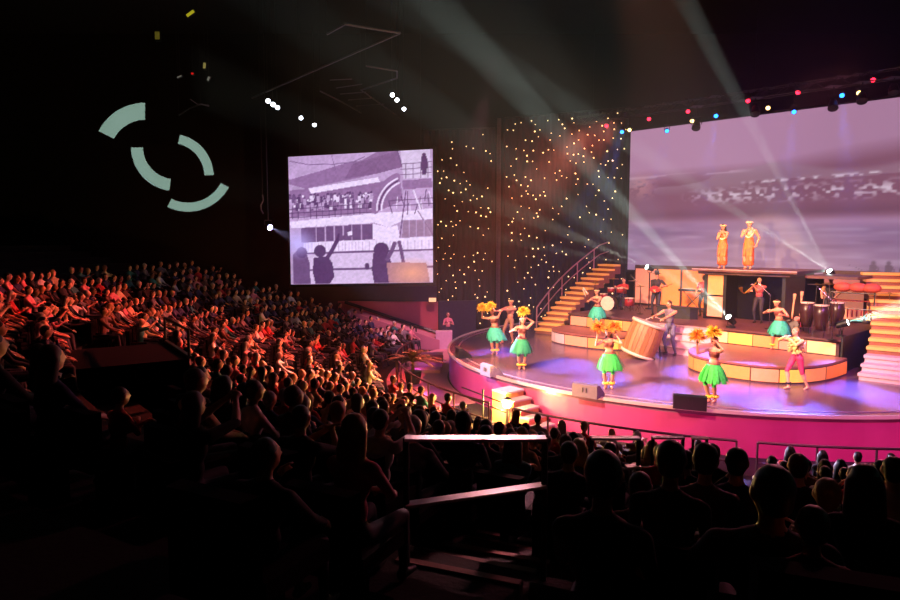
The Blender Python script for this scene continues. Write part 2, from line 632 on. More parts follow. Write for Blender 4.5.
def paint_sea(U, V):
    P = np.stack([bbl.x + (bbr.x - bbl.x) * U, bbl.y + (bbr.y - bbl.y) * U, bbl.z + bh * V], -1)
    L = U * 15.4          # metres along the screen
    H = (1 - V) * bh      # metres down from the top
    p = Paint(L, H, (0.73, 0.54, 0.68))
    n1 = vnoise(L, H, 2.2, .5, 11)
    n2 = vnoise(L, H, .16, .10, 12)
    n3 = vnoise(L, H, 5.0, 1.6, 13)
    p.c *= (0.92 + .16 * n3)[..., None]
    p.put(np.clip((H - 1.5 - .5 * n3 + .6 * np.clip((L - 7) / 6, 0, 1)) / .8, 0, 1) * np.clip((4.6 - H) / .5, 0, 1), (0.57, 0.37, 0.47), 1.0)
    p.put(np.clip((H - 2.15 - .3 * np.sin(L * .8)) / .2, 0, 1) * np.clip((3.3 - H) / .5, 0, 1) * (n1 > .52), (0.68, 0.53, 0.62), .6)
    p.put(np.clip(1 - np.abs(H - 3.35) / .45, 0, 1) * np.clip(n2 * 4 - 2.0, 0, 1) * np.clip((L - 2.5) / 2, 0, 1), (0.95, 0.86, 0.94), .95)
    p.put(np.clip(1 - np.abs(H - 2.95 + .02 * L) / .1, 0, 1) * np.clip(n2 * 4 - 1.8, 0, 1) * np.clip((L - 5.0), 0, 1), (0.96, 0.88, 0.95), .95)
    p.put(np.clip(1 - np.abs(H - 2.3) / .1, 0, 1) * (n1 > .4) * np.clip((6 - L), 0, 1), (0.85, 0.72, 0.82), .8)
    p.put(np.clip(1 - np.abs(H - 4.15) / .35, 0, 1), (0.51, 0.33, 0.43), .9)
    p.put(np.clip((H - 4.4) / .5, 0, 1), (0.62, 0.47, 0.63), .95)
    p.put(np.clip((H - 4.4) / .5, 0, 1) * np.clip(vnoise(L, H, 1.1, .14, 14) * 2 - 1.05, 0, 1), (0.76, 0.64, 0.77), .7)
    p.put(np.clip((H - 4.4) / .5, 0, 1) * np.clip(vnoise(L, H, 1.5, .2, 15) * 2 - 1.15, 0, 1), (0.48, 0.34, 0.50), .75)
    p.put(np.clip(1 - np.hypot((L - .7) / .9, (H - 2.7) / .8), 0, 1) * (n2 > .35), (0.86, 0.60, 0.64), .7)
    # outrigger boat with paddlers
    bc = (0.36, 0.26, 0.38)
    p.poly([(9.5, 6.25), (10.1, 6.52), (11.5, 6.62), (13.4, 6.62), (14.3, 6.45), (14.1, 6.72), (12.8, 6.80), (10.8, 6.78)], bc, .85)
    for i in range(6):
        x = 10.5 + i * .5
        p.put(np.clip(1.6 - np.hypot((L - x) / .07, (H - 6.24) / .08), 0, 1), bc, .8)
        p.poly([(x - .12, 6.32), (x + .1, 6.32), (x + .14, 6.62), (x - .14, 6.62)], bc, .8)
        p.poly([(x + .1, 6.35), (x + .16, 6.35), (x + .3, 6.85), (x + .25, 6.85)], bc, .7)
    return p.c


big = thing('stage_screen', 'huge upstage screen showing lilac sea with white foam and boat', 'screen')
screen_mesh('picture', bbl, bbr, bh, 330, 150, paint_sea, picture_mat('sea_picture', 0.74, 0.10), big)
bn = Vector((-bdir.y, bdir.x, 0))
if bn.y < 0:
    bn = -bn
bk = MB()
e0, e1 = bbl - bdir * .12 + bn * .04, bbr + bdir * .1 + bn * .04
u0, u1 = Vector((0, 0, -.12)), Vector((0, 0, bh + .1))
bk.add([e0 + u0, e1 + u0, e1 + u1, e0 + u1, e0 + u0 + bn * .1, e1 + u0 + bn * .1, e1 + u1 + bn * .1, e0 + u1 + bn * .1],
       [(0, 1, 2, 3), (7, 6, 5, 4), (0, 4, 5, 1), (3, 2, 6, 7), (0, 3, 7, 4), (1, 5, 6, 2)])
bk.build('backing', M_frame, big)
# legs of the screen frame down to the stage
lg = MB()
for f_ in (0.02, 0.35, 0.68, 0.98):
    p = bbl.lerp(bbr, f_) + bn * .3
    lg.box((p.x, p.y, (bbl.z + bh * .5 + .0) / 2), (.12, .12, bbl.z + bh * .5))
lg.build('support_tower', M_black, big)

# ------------------------------------------------------------------ star curtains
M_star_cloth = mat('star_cloth', (0.16, 0.12, 0.17), 0.92, var=0.25, scale=2.5, stretch=(3, 3, .3), bump=.3)
M_bulb = mat('warm_bulb', (1, 0.85, 0.6), 0.4, var=0.02, emit=(1.0, 0.82, 0.56), strength=3.5)
bulb_mesh = MB().ell((0, 0, 0), (0.030, 0.030, 0.030), n=6).mesh('star_bulb', M_bulb)


def star_curtain(p0, p1, z0, z1, n, dense, label, seed):
    rr = random.Random(seed)
    t = thing('star_curtain', label, 'curtain', (p0.x, p0.y, z0), group='star curtains')
    d = Vector((p1.x - p0.x, p1.y - p0.y, 0))
    L = d.length
    d.normalize()
    nrm = Vector((d.y, -d.x, 0))
    mb = MB()
    seg = int(L / .09)
    vs, fs = [], []
    for i in range(seg + 1):
        x = L * i / seg
        off = .045 * math.sin(x * 17) + .03 * math.sin(x * 7 + 1)
        for z in (0, z1 - z0):
            q = d * x + nrm * off
            vs.append((q.x, q.y, z))
    fs = [(2 * i, 2 * i + 2, 2 * i + 3, 2 * i + 1) for i in range(seg)]
    mb.add(vs, fs)
    mb.build('cloth', M_star_cloth, t)
    MB().tube((0, 0, z1 - z0 + .03), tuple(d * L + Vector((0, 0, z1 - z0 + .03))), .04).build('batten', M_black, t)
    pts = []
    tries = 0
    while len(pts) < n and tries < 20000:
        tries += 1
        x = rr.random() * (L - .2) + .1
        z = rr.random() * (z1 - z0 - .3) + .1
        w = dense(x / L, z / (z1 - z0))
        if rr.random() > w:
            continue
        md = .17 + .16 * rr.random()
        if any((x - a) ** 2 + (z - b) ** 2 < md * md for a, b in pts):
            continue
        pts.append((x, z))
    for x, z in pts:
        o = bpy.data.objects.new('star_bulb', bulb_mesh)
        s = 0.7 + .6 * rr.random() ** 1.5
        o.scale = (s, s, s)
        q = d * x + nrm * .10
        o.location = (q.x, q.y, z)
        o.parent = t
        col.objects.link(o)
    return t


cA0, cA1, cB0 = at(424, 300, 36.6), at(494, 300, 36.0), at(503, 300, 35.8)
cB1 = Vector((bbl.x, bbl.y, 0)) - bdir * .25 + bn * .35
zt = at(500, 118, 35.6).z
star_curtain(cA0, cA1, 0.4, zt - .5, 125, lambda u, v: .55 + .3 * (v < .8) if v < .93 else .15,
             'narrow dark star curtain dotted with bulbs beside the side screen', 3)
star_curtain(cB0, cB1, 0.9, zt, 235, lambda u, v: (1.0 if (u > .68 and .80 < v < .97) else .52) * (1 if not (u > .78 and v < .55) else .6),
             'wide dark star curtain dotted with bulbs beside the stage screen', 4)
cp = at(498, 300, 35.7)
tag(MB().box((cp.x, cp.y, (zt) / 2), (.22, .18, zt - .0)).build('steel_column', mat('bronze_paint', (0.34, 0.27, 0.27), 0.6)),
    'slim upright steel column between the two star curtains', 'column')

# ------------------------------------------------------------------ band riser and set pieces
M_set = mat('dark_maroon_set', (0.26, 0.13, 0.14), 0.5, var=0.15, scale=3)
M_top = mat('riser_top', (0.56, 0.32, 0.30), 0.4, var=0.12, scale=2)
M_topdark = mat('riser_top_dark', (0.34, 0.20, 0.20), 0.45, var=0.12, scale=2)
M_lilac = mat('pale_step_face', (0.78, 0.66, 0.72), 0.5, var=0.06)
PANEL = {
    'amber': mat('amber_light_panel', (0.8, 0.5, 0.3), 0.5, var=.08, emit=(1.0, 0.55, 0.26), strength=0.62),
    'yellow': mat('yellow_light_panel', (0.8, 0.6, 0.3), 0.5, var=.08, emit=(1.0, 0.74, 0.28), strength=0.75),
    'salmon': mat('salmon_light_panel', (0.8, 0.5, 0.4), 0.5, var=.08, emit=(0.95, 0.56, 0.44), strength=0.55),
    'cream': mat('cream_light_panel', (0.85, 0.7, 0.5), 0.5, var=.08, emit=(1.0, 0.70, 0.44), strength=0.8),
    'orange': mat('orange_light_panel', (0.8, 0.4, 0.2), 0.5, var=.08, emit=(1.0, 0.46, 0.20), strength=0.6),
}


def quad_slab(mb, p0, p1, z0, z1, thick, out):
    """upright slab between two ground points"""
    p0, p1, out = Vector(p0), Vector(p1), Vector(out)
    a = [Vector((p0.x, p0.y, z0)), Vector((p1.x, p1.y, z0)), Vector((p1.x, p1.y, z1)), Vector((p0.x, p0.y, z1))]
    b = [v + out * thick for v in a]
    return mb.add(a + b, [(3, 2, 1, 0), (4, 5, 6, 7), (0, 1, 5, 4), (2, 3, 7, 6), (1, 2, 6, 5), (3, 0, 4, 7)])


RISER_Z, LOBE_Z = 2.05, 1.52
RA0, RA1, RB0, RB1 = -4.75, 5.75, -0.9, 5.0
riser = thing('band_riser', 'wide maroon band riser fronted by glowing amber panels', 'riser', st(0, 2, 1.0))


def local(o):
    """keep world coordinates under a placed Empty"""
    o.matrix_parent_inverse = o.parent.matrix_basis.inverted()
    return o


rp = [st(RA0, RB0), st(RA1, RB0), st(RA1, RB1), st(RA0, RB1)]
local(MB().prism(rp, 1.0, RISER_Z - .06).build('body', M_set, riser))
rp2 = [st(RA0 - .04, RB0 - .05), st(RA1 + .04, RB0 - .05), st(RA1 + .04, RB1), st(RA0 - .04, RB1)]
local(MB().prism(rp2, RISER_Z - .06, RISER_Z).build('deck_top', M_topdark, riser))
kinds = ['salmon', 'amber', 'yellow', 'amber', 'salmon', 'cream', 'amber', 'cream', 'yellow', 'amber', 'salmon', 'cream']
edges = np.linspace(RA0 + .08, RA1 - .08, 13)
for i in range(12):
    mb = MB()
    a0, a1 = edges[i] + .015, edges[i + 1] - .015
    if -1.0 < (a0 + a1) / 2 < 1.5:
        continue
    quad_slab(mb, st(a0, RB0), st(a1, RB0), LOBE_Z + .03, RISER_Z - .12, .02, -UB)
    local(mb.build('light_panel', PANEL[kinds[i]], riser))


def lobe(ca, half, depth, kseq, label, seed):
    t = thing('curved_platform', label, 'platform', st(ca, RB0 - .5, 1.0))
    n = 36
    top = []
    for i in range(n + 1):
        th = math.pi + math.pi * i / n
        c, s = math.cos(th), math.sin(th)
        e = 0.72
        top.append(st(ca + half * math.copysign(abs(c) ** e, c), RB0 - .06 + depth * math.copysign(abs(s) ** e, s)))
    local(MB().prism(top, 1.0, LOBE_Z - .06).build('body', M_set, t))
    cen = st(ca, RB0)
    big_ = [cen + (p - cen) * 1.012 for p in top]
    big_[0], big_[-1] = top[0], top[-1]
    local(MB().prism(big_, LOBE_Z - .06, LOBE_Z).build('deck_top', M_top, t))
    # curved glowing panels round the front
    per = 4
    m = n // per
    for j in range(m):
        seg = top[j * per:(j + 1) * per + 1]
        mb = MB()
        vs, fs = [], []
        seg = [Vector(q) for q in seg]
        seg[0] = seg[0].lerp(seg[1], .08)
        seg[-1] = seg[-1].lerp(seg[-2], .08)
        for q in seg:
            o_ = (q - cen).normalized() * .022
            for zz in (1.05, LOBE_Z - .10):
                vs.append((q.x + o_.x, q.y + o_.y, zz))
            for zz in (1.05, LOBE_Z - .10):
                vs.append((q.x - o_.x * .5, q.y - o_.y * .5, zz))
        for q in range(len(seg) - 1):
            a, b = 4 * q, 4 * q + 4
            fs += [(a, b, b + 1, a + 1), (a + 2, a + 3, b + 3, b + 2), (a + 1, b + 1, b + 3, a + 3), (a, a + 2, b + 2, b)]
        mb.add(vs, fs)
        k = kseq[j % len(kseq)]
        if k == 'lilac':
            local(mb.build('face_panel', M_lilac, t))
        else:
            local(mb.build('light_panel', PANEL[k], t))
    return t


lobe(3.85, 2.15, 3.3, ['lilac', 'salmon', 'amber', 'amber', 'amber', 'salmon', 'yellow', 'amber', 'orange'],
     'low curved platform with amber panels below the guitars and congas', 1)
lobe(-2.9, 1.95, 1.9, ['lilac', 'lilac', 'lilac', 'lilac', 'salmon', 'amber', 'yellow', 'amber', 'salmon'],
     'low curved platform with pale lilac face below the drum kit', 2)

# steps between the curved platforms
sp = thing('riser_steps', 'pale central steps behind the tilted barrel drum', 'steps', st(0.3, RB0 - .8, 1.0))
for i in range(4):
    b1 = RB0 - .06
    b0 = b1 - .13 * (4 - i)
    zz = 1.0 + .255 * (i + 1)
    mb = MB()
    mb.prism([st(-1.2, b0), st(1.75, b0), st(1.75, b1), st(-1.2, b1)], 1.0, zz - .04, 0)
    mb.prism([st(-1.22, b0 - .03), st(1.77, b0 - .03), st(1.77, b1), st(-1.22, b1)], zz - .04, zz, 1)
    local(mb.build('step', [M_lilac, M_trim], sp))

# back wall of glowing panels behind the band
bw = thing('panel_wall', 'low wall of glowing amber panels behind the band', 'wall panel', st(0, 4.6, RISER_Z))
wall_b = 4.55
for (a0, a1) in ((-5.0, -0.1), (3.4, 6.4)):
    mb = MB()
    mb.prism([st(a0, wall_b), st(a1, wall_b), st(a1, wall_b + .12), st(a0, wall_b + .12)], RISER_Z, 4.0)
    local(mb.build('frame', M_set, bw))
    n = max(2, int((a1 - a0) / 1.05))
    for i in range(n):
        q0 = a0 + (a1 - a0) * i / n + .06
        q1 = a0 + (a1 - a0) * (i + 1) / n - .06
        mb = MB()
        quad_slab(mb, st(q0, wall_b), st(q1, wall_b), RISER_Z + .1, 3.82, .02, -UB)
        local(mb.build('light_panel', PANEL[['salmon', 'amber', 'orange', 'amber', 'cream'][i % 5]], bw))

# portal tower with the upper deck the singers stand on
PA0, PA1, PB, PZ = 0.05, 3.15, 1.55, 4.05
pt = thing('portal_tower', 'dark doorway tower with flat roof carrying two singers', 'tower', st(1.6, 2.2, RISER_Z))
mb = MB()
for a0, a1, b0, b1 in ((PA0, PA0 + .12, PB, PB + 1.9), (PA0 + .78, PA0 + .9, PB, PB + 1.9), (PA1 - .12, PA1, PB, PB + 1.9), (PA0, PA1, PB + 1.8, PB + 1.9)):
    mb.prism([st(a0, b0), st(a1, b0), st(a1, b1), st(a0, b1)], RISER_Z, PZ - .2)
local(mb.build('frame', M_black, pt))
for zz0, zz1, kk in ((2.15, 2.95, 'salmon'), (3.02, 3.8, 'amber')):
    mb = MB()
    quad_slab(mb, st(PA0 + .14, PB + .06), st(PA0 + .76, PB + .06), zz0, zz1, .03, -UB)
    local(mb.build('light_panel', PANEL[kk], pt))
mb = MB()
mb.prism([st(PA0 + .95, PB + .9), st(PA1 - .15, PB + .9), st(PA1 - .15, PB + .96), st(PA0 + .95, PB + .96)], RISER_Z, PZ - .2)
local(mb.build('drape', M_blackcloth, pt))
mb = MB()
mb.prism([st(PA0 - .35, PB - .35), st(PA1 + .5, PB - .35), st(PA1 + .5, PB + 2.4), st(PA0 - .35, PB + 2.4)], PZ - .1, PZ)
mb.prism([st(PA0 - .2, PB - .15), st(PA1 + .2, PB - .15), st(PA1 + .2, PB + 2.2), st(PA0 - .2, PB + 2.2)], PZ - .22, PZ - .1)
mb.prism([st(PA1 + .5, PB + .4), st(PA1 + 2.2, PB + .4), st(PA1 + 2.2, PB + 2.4), st(PA1 + .5, PB + 2.4)], PZ - .26, PZ - .16)
local(mb.build('roof_deck', M_topdark, pt))
mb = MB()
quad_slab(mb, st(PA0 - .35, PB - .35), st(PA1 + .5, PB - .35), PZ - .03, PZ + .0, .02, -UB)
local(mb.build('edge_trim', M_trim, pt))

# ------------------------------------------------------------------ curved stairs either side
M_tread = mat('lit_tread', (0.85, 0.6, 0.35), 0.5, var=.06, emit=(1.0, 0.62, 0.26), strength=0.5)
M_step = mat('stair_riser', (0.55, 0.33, 0.25), 0.6, var=.1)
M_rail = mat('pale_rail', (0.80, 0.62, 0.55), 0.35, var=.05, metal=.3)


def stairs(bottom, top, width, nstep, label, pale, rail_side):
    t = thing('curved_stairs', label, 'stairs', bottom)
    b0, b1 = Vector(bottom), Vector(top)
    pts = []
    run = b1 - b0
    side_v = Vector((run.y, -run.x, 0)).normalized()
    for i in range(nstep + 1):
        u = i / nstep
        bow = math.sin(u * math.pi) * .35 * rail_side
        pts.append(b0 + run * u + side_v * bow)
    rise = (4.0 - 1.0) / nstep
    rail_pts = []
    for i in range(nstep):
        d = (pts[i + 1] - pts[i])
        d.z = 0
        d.normalize()
        s = Vector((d.y, -d.x, 0))
        z1 = 1.0 + rise * (i + 1)
        q = [pts[i] - s * width / 2, pts[i] + s * width / 2, pts[i + 1] + s * width / 2 + d * .06, pts[i + 1] - s * width / 2 + d * .06]
        zb = max(1.0, z1 - rise * 2.2)
        mb = MB()
        mb.prism(q, zb, z1 - .06, 0)
        q2 = [pts[i] - s * (width / 2 + .03) - d * .04, pts[i] + s * (width / 2 + .03) - d * .04, q[2], q[3]]
        mb.prism(q2, z1 - .09, z1, 1)
        ms = [M_lilac, M_lilac] if i < pale else [M_step, M_tread]
        local(mb.build('step', ms, t))
        rail_pts.append(pts[i] + s * (width / 2 - .05) * rail_side + Vector((0, 0, z1 - pts[i].z)))
    d = (pts[-1] - pts[-2]).normalized()
    rail_pts.append(rail_pts[-1] + d * .6 + Vector((0, 0, .15)))
    up = Vector((0, 0, .95))
    mb = MB()
    mb.path([p + up for p in rail_pts], .032, n=6)
    local(mb.build('top_rail', M_rail, t))
    mb = MB()
    mb.path([p + up * .5 for p in rail_pts], .025, n=6)
    local(mb.build('lower_rail', M_rail, t))
    for i in range(0, len(rail_pts), 3):
        mb = MB()
        mb.tube(rail_pts[i], rail_pts[i] + up, .03, n=6)
        local(mb.build('post', M_rail, t))
    return t


lb = on(546, 334, 1.0)
lt = at(618, 262, 32.0)
stairs((lb.x, lb.y, 1.0), (lt.x - .2, 32.4, 1.0), 1.05, 14, 'golden lit curved stairs with handrail rising beside the star curtain', 0, -1)
rb = on(884, 384, 1.0)
stairs((rb.x + .25, rb.y, 1.0), (15.9, 23.6, 1.0), 1.7, 14, 'golden lit curved stairs with pale lilac bottom steps beside the congas', 3, 1)

# dark side panel of the riser towards the right-hand stairs is part of the riser
mb = MB()
quad_slab(mb, st(RA1 + .05, RB0 - .02), st(RA1 + .05, RB0 + 2.6), 1.0, RISER_Z + .1, .05, SA)
local(mb.build('side_panel', M_black, riser))

# ------------------------------------------------------------------ stage monitors along the rim
M_grille = mat('speaker_grille', (0.12, 0.11, 0.13), 0.7, var=.4, scale=60)
M_pale_box = mat('pale_monitor_shell', (0.36, 0.30, 0.36), 0.6, var=.08)


def wedge(px, py, w, label, shell):
    p = on(px, py, STAGE_Z)
    d = Vector((CX - p.x, CY - p.y, 0)).normalized()
    t = thing('stage_monitor', label, 'speaker', (p.x, p.y, 1.0), math.atan2(d.x, -d.y))
    # local: -Y faces the performers; wedge profile in Y-Z
    prof = [(.22, 0), (-.26, 0), (-.26, .08), (.10, .36), (.22, .34)]
    mb = MB()
    vs = [(-w / 2, y, z) for y, z in prof] + [(w / 2, y, z) for y, z in prof]
    n = 5
    mb.add(vs, [tuple(range(n)), tuple(range(2 * n - 1, n - 1, -1))] + [(i, i + n, (i + 1) % n + n, (i + 1) % n) for i in range(n)])
    mb.build('cabinet', shell, t)
    g = MB()
    nrm = Vector((0, -.28, .36)).normalized()
    a = [Vector((x, y, z)) + nrm * .012 for x in (-w / 2 + .04, w / 2 - .04) for y, z in ((-.245, .10), (.085, .35))]
    g.add(a + [v - nrm * .01 for v in a], [(0, 2, 3, 1), (4, 5, 7, 6), (0, 4, 6, 2), (1, 3, 7, 5), (0, 1, 5, 4), (2, 6, 7, 3)])
    g.build('grille', M_grille, t)
    h = MB()
    for s in (-.05, .05):
        h.box((s, .225, .2), (.02, .02, .12))
    h.build('handle', M_black, t)


wedge(588, 396, .72, 'grey stage monitor on the rim before the dancer with orange rattles', M_pale_box)
wedge(690, 408, .78, 'black stage monitor on the rim below the bright green skirt dancer', M_black)
wedge(491, 375, .55, 'small pale rounded stage monitor beside the front steps', mat('dull_monitor_shell', (0.5, 0.44, 0.48), .6))
wedge(463, 357, .6, 'small dark stage monitor at the far curve of the rim', M_black)

# ------------------------------------------------------------------ lit access steps at the stage front
sc = on(519, 385, 1.0)
dC = Vector((sc.x - CX, sc.y - CY, 0)).normalized()
tC = Vector((-dC.y, dC.x, 0))
if tC.y > 0:
    tC = -tC          # tangent running down towards the front of the house
acc = thing('access_steps', 'small access steps glowing gold running down along the stage front', 'steps', Vector((CX, CY, 0)) + dC * (STAGE_R + .45) + Vector((0, 0, -.1)))
base = Vector((CX, CY, 0)) + dC * (STAGE_R + .08)
M_gold = mat('golden_step', (0.66, 0.40, 0.22), 0.5, var=.1)
for i in range(5):
    o0 = -.55 if i == 0 else .30 * (i - 1)
    o1 = .0 if i == 0 else .30 * i
    z1 = .86 - .19 * i
    q = [base + tC * o0, base + tC * o0 + dC * .72, base + tC * o1 + dC * .72, base + tC * o1]
    mb = MB()
    mb.prism(q, -.1, z1 - .05, 0)
    e_ = tC * .03
    mb.prism([q[0], q[1] + dC * .02, q[2] + dC * .02 + e_, q[3] + e_], z1 - .05, z1, 1)
    local(mb.build('landing' if i == 0 else 'step', [M_gold, M_trim], acc))
lp = at(507, 404, (base + dC * 1.05).y)
fl = Vector((lp.x, lp.y, -.1))
lampo = thing('flood_lamp', 'blazing golden flood lamp standing beside the access steps', 'lamp', fl)
hl_ = lp.z + .1
MB().lathe([(.16, 0), (.16, .05), (.05, .07), (.04, hl_ - .14), (.09, hl_ - .10)], n=14).build('stand', M_black, lampo)
MB().ell((0, 0, hl_ + .01), (.13, .13, .15), n=12).build('globe', mat('flood_lens', (1, .9, .6), .3, var=.02, emit=(1.0, 0.80, 0.40), strength=70), lampo, smooth=True)
MB().lathe([(.12, hl_ + .13), (.13, hl_ + .15), (.04, hl_ + .2)], n=14).build('cap', M_black, lampo)
FLOOD = Vector((lp.x, lp.y, lp.z))
# the rail beside the access steps
mb = MB()
g0 = base + dC * 1.5 - tC * .1
rl = thing('step_rail', 'dark cross-shaped rail standing before the golden access steps', 'railing', (g0.x, g0.y, -.1))
mb = MB().tube((0, 0, 0), (0, 0, 1.15), .025)
mb.build('post', M_black, rl)
mb = MB()
for zz in (.75, .98):
    mb.tube(tuple(-tC * .9 + Vector((0, 0, zz + .07))), tuple(tC * .9 + Vector((0, 0, zz - .07))), .02)
mb.build('cross_bar', M_black, rl)

# ------------------------------------------------------------------ barrier rail round the foot of the stage
M_barrier = mat('dull_barrier', (0.30, 0.16, 0.20), 0.45, var=.1, metal=.4)


def arc_rail(t0, t1, r, label, grp=None):
    m = Vector((CX + r * math.cos((t0 + t1) / 2), CY + r * math.sin((t0 + t1) / 2), -.1))
    t = thing('barrier_rail', label, 'railing', m)
    n = 10
    P = [Vector((CX + r * math.cos(t0 + (t1 - t0) * i / n), CY + r * math.sin(t0 + (t1 - t0) * i / n), -.1)) for i in range(n + 1)]
    for nm, h, rad in (('top_rail', .95, .03), ('lower_rail', .5, .02)):
        mb = MB().path([p + Vector((0, 0, h)) for p in P], rad)
        local(mb.build(nm, M_barrier, t))
    for i in range(0, n + 1, 2):
        mb = MB().tube(P[i], P[i] + Vector((0, 0, .95)), .025, n=6)
        local(mb.build('post', M_barrier, t))


arc_rail(math.radians(166), math.radians(184), 11.85, 'dull barrier rail between the side stalls and the palm tub')
arc_rail(math.radians(186), math.radians(222), 11.8, 'long dull barrier rail curving below the purple stage front')
arc_rail(math.radians(226), math.radians(252), 11.8, 'dull barrier rail curving below the magenta stage front')
arc_rail(math.radians(254), math.radians(282), 11.8, 'dull barrier rail below the black stage monitor')

# ------------------------------------------------------------------ side wall, ramp and exit below the side screen
M_pinkwall = mat('salmon_wall', (0.72, 0.34, 0.38), 0.6, var=.08, scale=1.2)
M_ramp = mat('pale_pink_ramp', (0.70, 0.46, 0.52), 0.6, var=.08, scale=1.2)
M_navy = mat('navy_panel', (0.16, 0.14, 0.26), 0.7, var=.12)
w0, w1 = at(338, 301, 33.4), at(438, 302, 33.0)
pw = thing('low_wall', 'salmon low wall with a sloping dark handrail below the side screen', 'wall', ((w0.x + w1.x) / 2, 33.2, -.1))
mb = MB().prism([(w0.x, w0.y), (w1.x, w1.y), (w1.x, w1.y + .2), (w0.x, w0.y + .2)], -.1, w1.z)
local(mb.build('panel', M_pinkwall, pw))
mb = MB()
h0, h1 = at(345, 302, 33.0), at(438, 333, 32.6)
mb.tube(h0, h1, .09, n=6)
local(mb.build('handrail', M_black, pw))
rmp = MB()
r0, r1 = at(352, 308, 32.9), at(440, 336, 32.5)
rmp.add([(r0.x, r0.y, -.1), (r1.x, r1.y, -.1), (r1.x, r1.y, r1.z), (r0.x, r0.y, r0.z),
         (r0.x, r0.y - 1.4, -.1), (r1.x, r1.y - 1.4, -.1), (r1.x, r1.y - 1.4, r1.z), (r0.x, r0.y - 1.4, r0.z)],
        [(0, 1, 2, 3), (4, 7, 6, 5), (3, 2, 6, 7), (0, 3, 7, 4), (1, 5, 6, 2), (0, 4, 5, 1)])
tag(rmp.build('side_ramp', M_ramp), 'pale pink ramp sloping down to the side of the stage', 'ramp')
n0, n1 = at(439, 300, 33.2), at(476, 300, 33.6)
npn = MB().prism([(n0.x, n0.y), (n1.x, n1.y), (n1.x, n1.y + .15), (n0.x, n0.y + .15)], -.1, at(450, 301, 33.3).z)
tag(npn.build('masking_panel', M_navy), 'dark navy masking panel behind the person at the stage side', 'panel')
u0, u1 = at(296, 299, 33.6), at(437, 299, 33.4)
npn = MB().prism([(u0.x, u0.y), (u1.x, u1.y), (u1.x, u1.y + .12), (u0.x, u0.y + .12)], -.1, at(350, 286, 33.5).z)
tag(npn.build('back_partition', M_navy), 'dark navy partition wall running under the side screen', 'partition')
e = at(432.5, 300, 32.7)
ex = thing('exit_sign', 'small glowing pale orange box sign on the salmon wall end', 'sign', (e.x, e.y, w1.z))
MB().box((0, 0, .14), (.42, .1, .26)).build('housing', M_black, ex)
MB().box((0, -.055, .14), (.36, .02, .2)).build('face', mat('exit_face', (1, .8, .6), .5, emit=(1, .78, .55), strength=.9), ex)
# purple counter block beside the stage's far curve
cb0 = at(443, 345, 31.4)
tag(MB().box((cb0.x + .05, cb0.y, (cb0.z - .1) / 2 + .35), (.8, .5, cb0.z + .8)).build('counter_block', M_lilac),
    'pale lilac counter block in front of the person beside the stage', 'counter')
# small stools/steps and rail on the pink-tinted floor
pf = on(424, 372, -.1)
fs_ = thing('floor_steps', 'small pink floor steps between palm and purple stage front', 'steps', (pf.x, pf.y, -.1))
for i in range(3):
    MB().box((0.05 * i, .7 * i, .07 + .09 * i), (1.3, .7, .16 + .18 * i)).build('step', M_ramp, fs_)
fr_ = thing('triangle_rail', 'thin triangular rail at the foot of the pink ramp', 'railing', tuple(at(408, 339, 31.5).xy) + (-.1,))
q = at(398, 342, 31.5) - Vector(fr_.location)
q2 = at(416, 326, 31.5) - Vector(fr_.location)
q3 = at(416, 342, 31.5) - Vector(fr_.location)
for nm, a, b in (('sloping_bar', q, q2), ('post', Vector((q2.x, q2.y, 0)), q2), ('post', Vector((q.x, q.y, 0)), q), ('lower_bar', q, q3)):
    MB().tube(a, b, .035, n=6).build(nm, M_black, fr_)

# dark entrance tunnel cut into the near left block of seats
en = on(112, 372, 2.35)
ed = Vector((CX - en.x, CY - en.y, 0)).normalized()
eyaw = math.atan2(ed.x, -ed.y)
tun = thing('entrance_tunnel', 'dark entrance tunnel roof among the near dark rows', 'tunnel', (en.x, en.y, 0), eyaw)
MB().box((0, .3, 1.35), (2.6, 3.2, 2.7)).build('body', M_blackcloth, tun)
MB().box((0, -1.32, 2.73), (2.7, .08, .06)).tube((-1.3, -1.3, 2.75), (-1.3, -1.3, 3.3), .03).tube((1.3, -1.3, 2.75), (1.3, -1.3, 3.3), .03).tube((-1.3, -1.3, 3.3), (1.3, -1.3, 3.3), .03).build('parapet_rail', M_black, tun)

# slab coloured pale pink for the light on the floor round the stage
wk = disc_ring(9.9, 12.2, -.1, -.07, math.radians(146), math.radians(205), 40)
tag(wk.build('pink_light_patch', M_ramp), 'floor patch coloured as pink light, curving between palm and purple stage front', 'pink_light_patch')

# palm in a tub
M_leaf = mat('dark_palm_leaf', (0.30, 0.20, 0.12), 0.7, var=.3, scale=4)
pp = on(413, 384, -.1)
palm = thing('potted_palm', 'bushy dark palm in a tub at the end of the front rows', 'plant', (pp.x, pp.y, -.1))
MB().lathe([(.24, 0), (.32, .45), (.34, .45), (.30, .48)], n=14).build('tub', M_black, palm)
MB().lathe([(.06, .4), (.05, .9), (.03, 1.3)], n=8).build('trunk', M_leaf, palm)
for i in range(26):
    rr = random.Random(i)
    az = i * 2.4
    el = .35 + .9 * rr.random()
    ln = .8 + .5 * rr.random()
    mb = MB()
    pts = []
    for j in range(6):
        u = j / 5
        h = ln * u * math.cos(el) * (1 + .2 * u)
        z = .8 + .5 * rr.random() * 0 + ln * u * math.sin(el) - .55 * u * u * ln
        pts.append(Vector((h * math.cos(az), h * math.sin(az), z)))
    sdv = Vector((-math.sin(az), math.cos(az), 0))
    vs, fs = [], []
    for j, p in enumerate(pts):
        w = .11 * math.sin(math.pi * (.08 + .9 * j / 5)) + .004
        vs += [p - sdv * w, p + Vector((0, 0, .02)), p + sdv * w]
    for j in range(5):
        a = 3 * j
        fs += [(a, a + 1, a + 4, a + 3), (a + 1, a + 2, a + 5, a + 4)]
    mb.add(vs, fs)
    mb.build('leaf', M_leaf, palm)

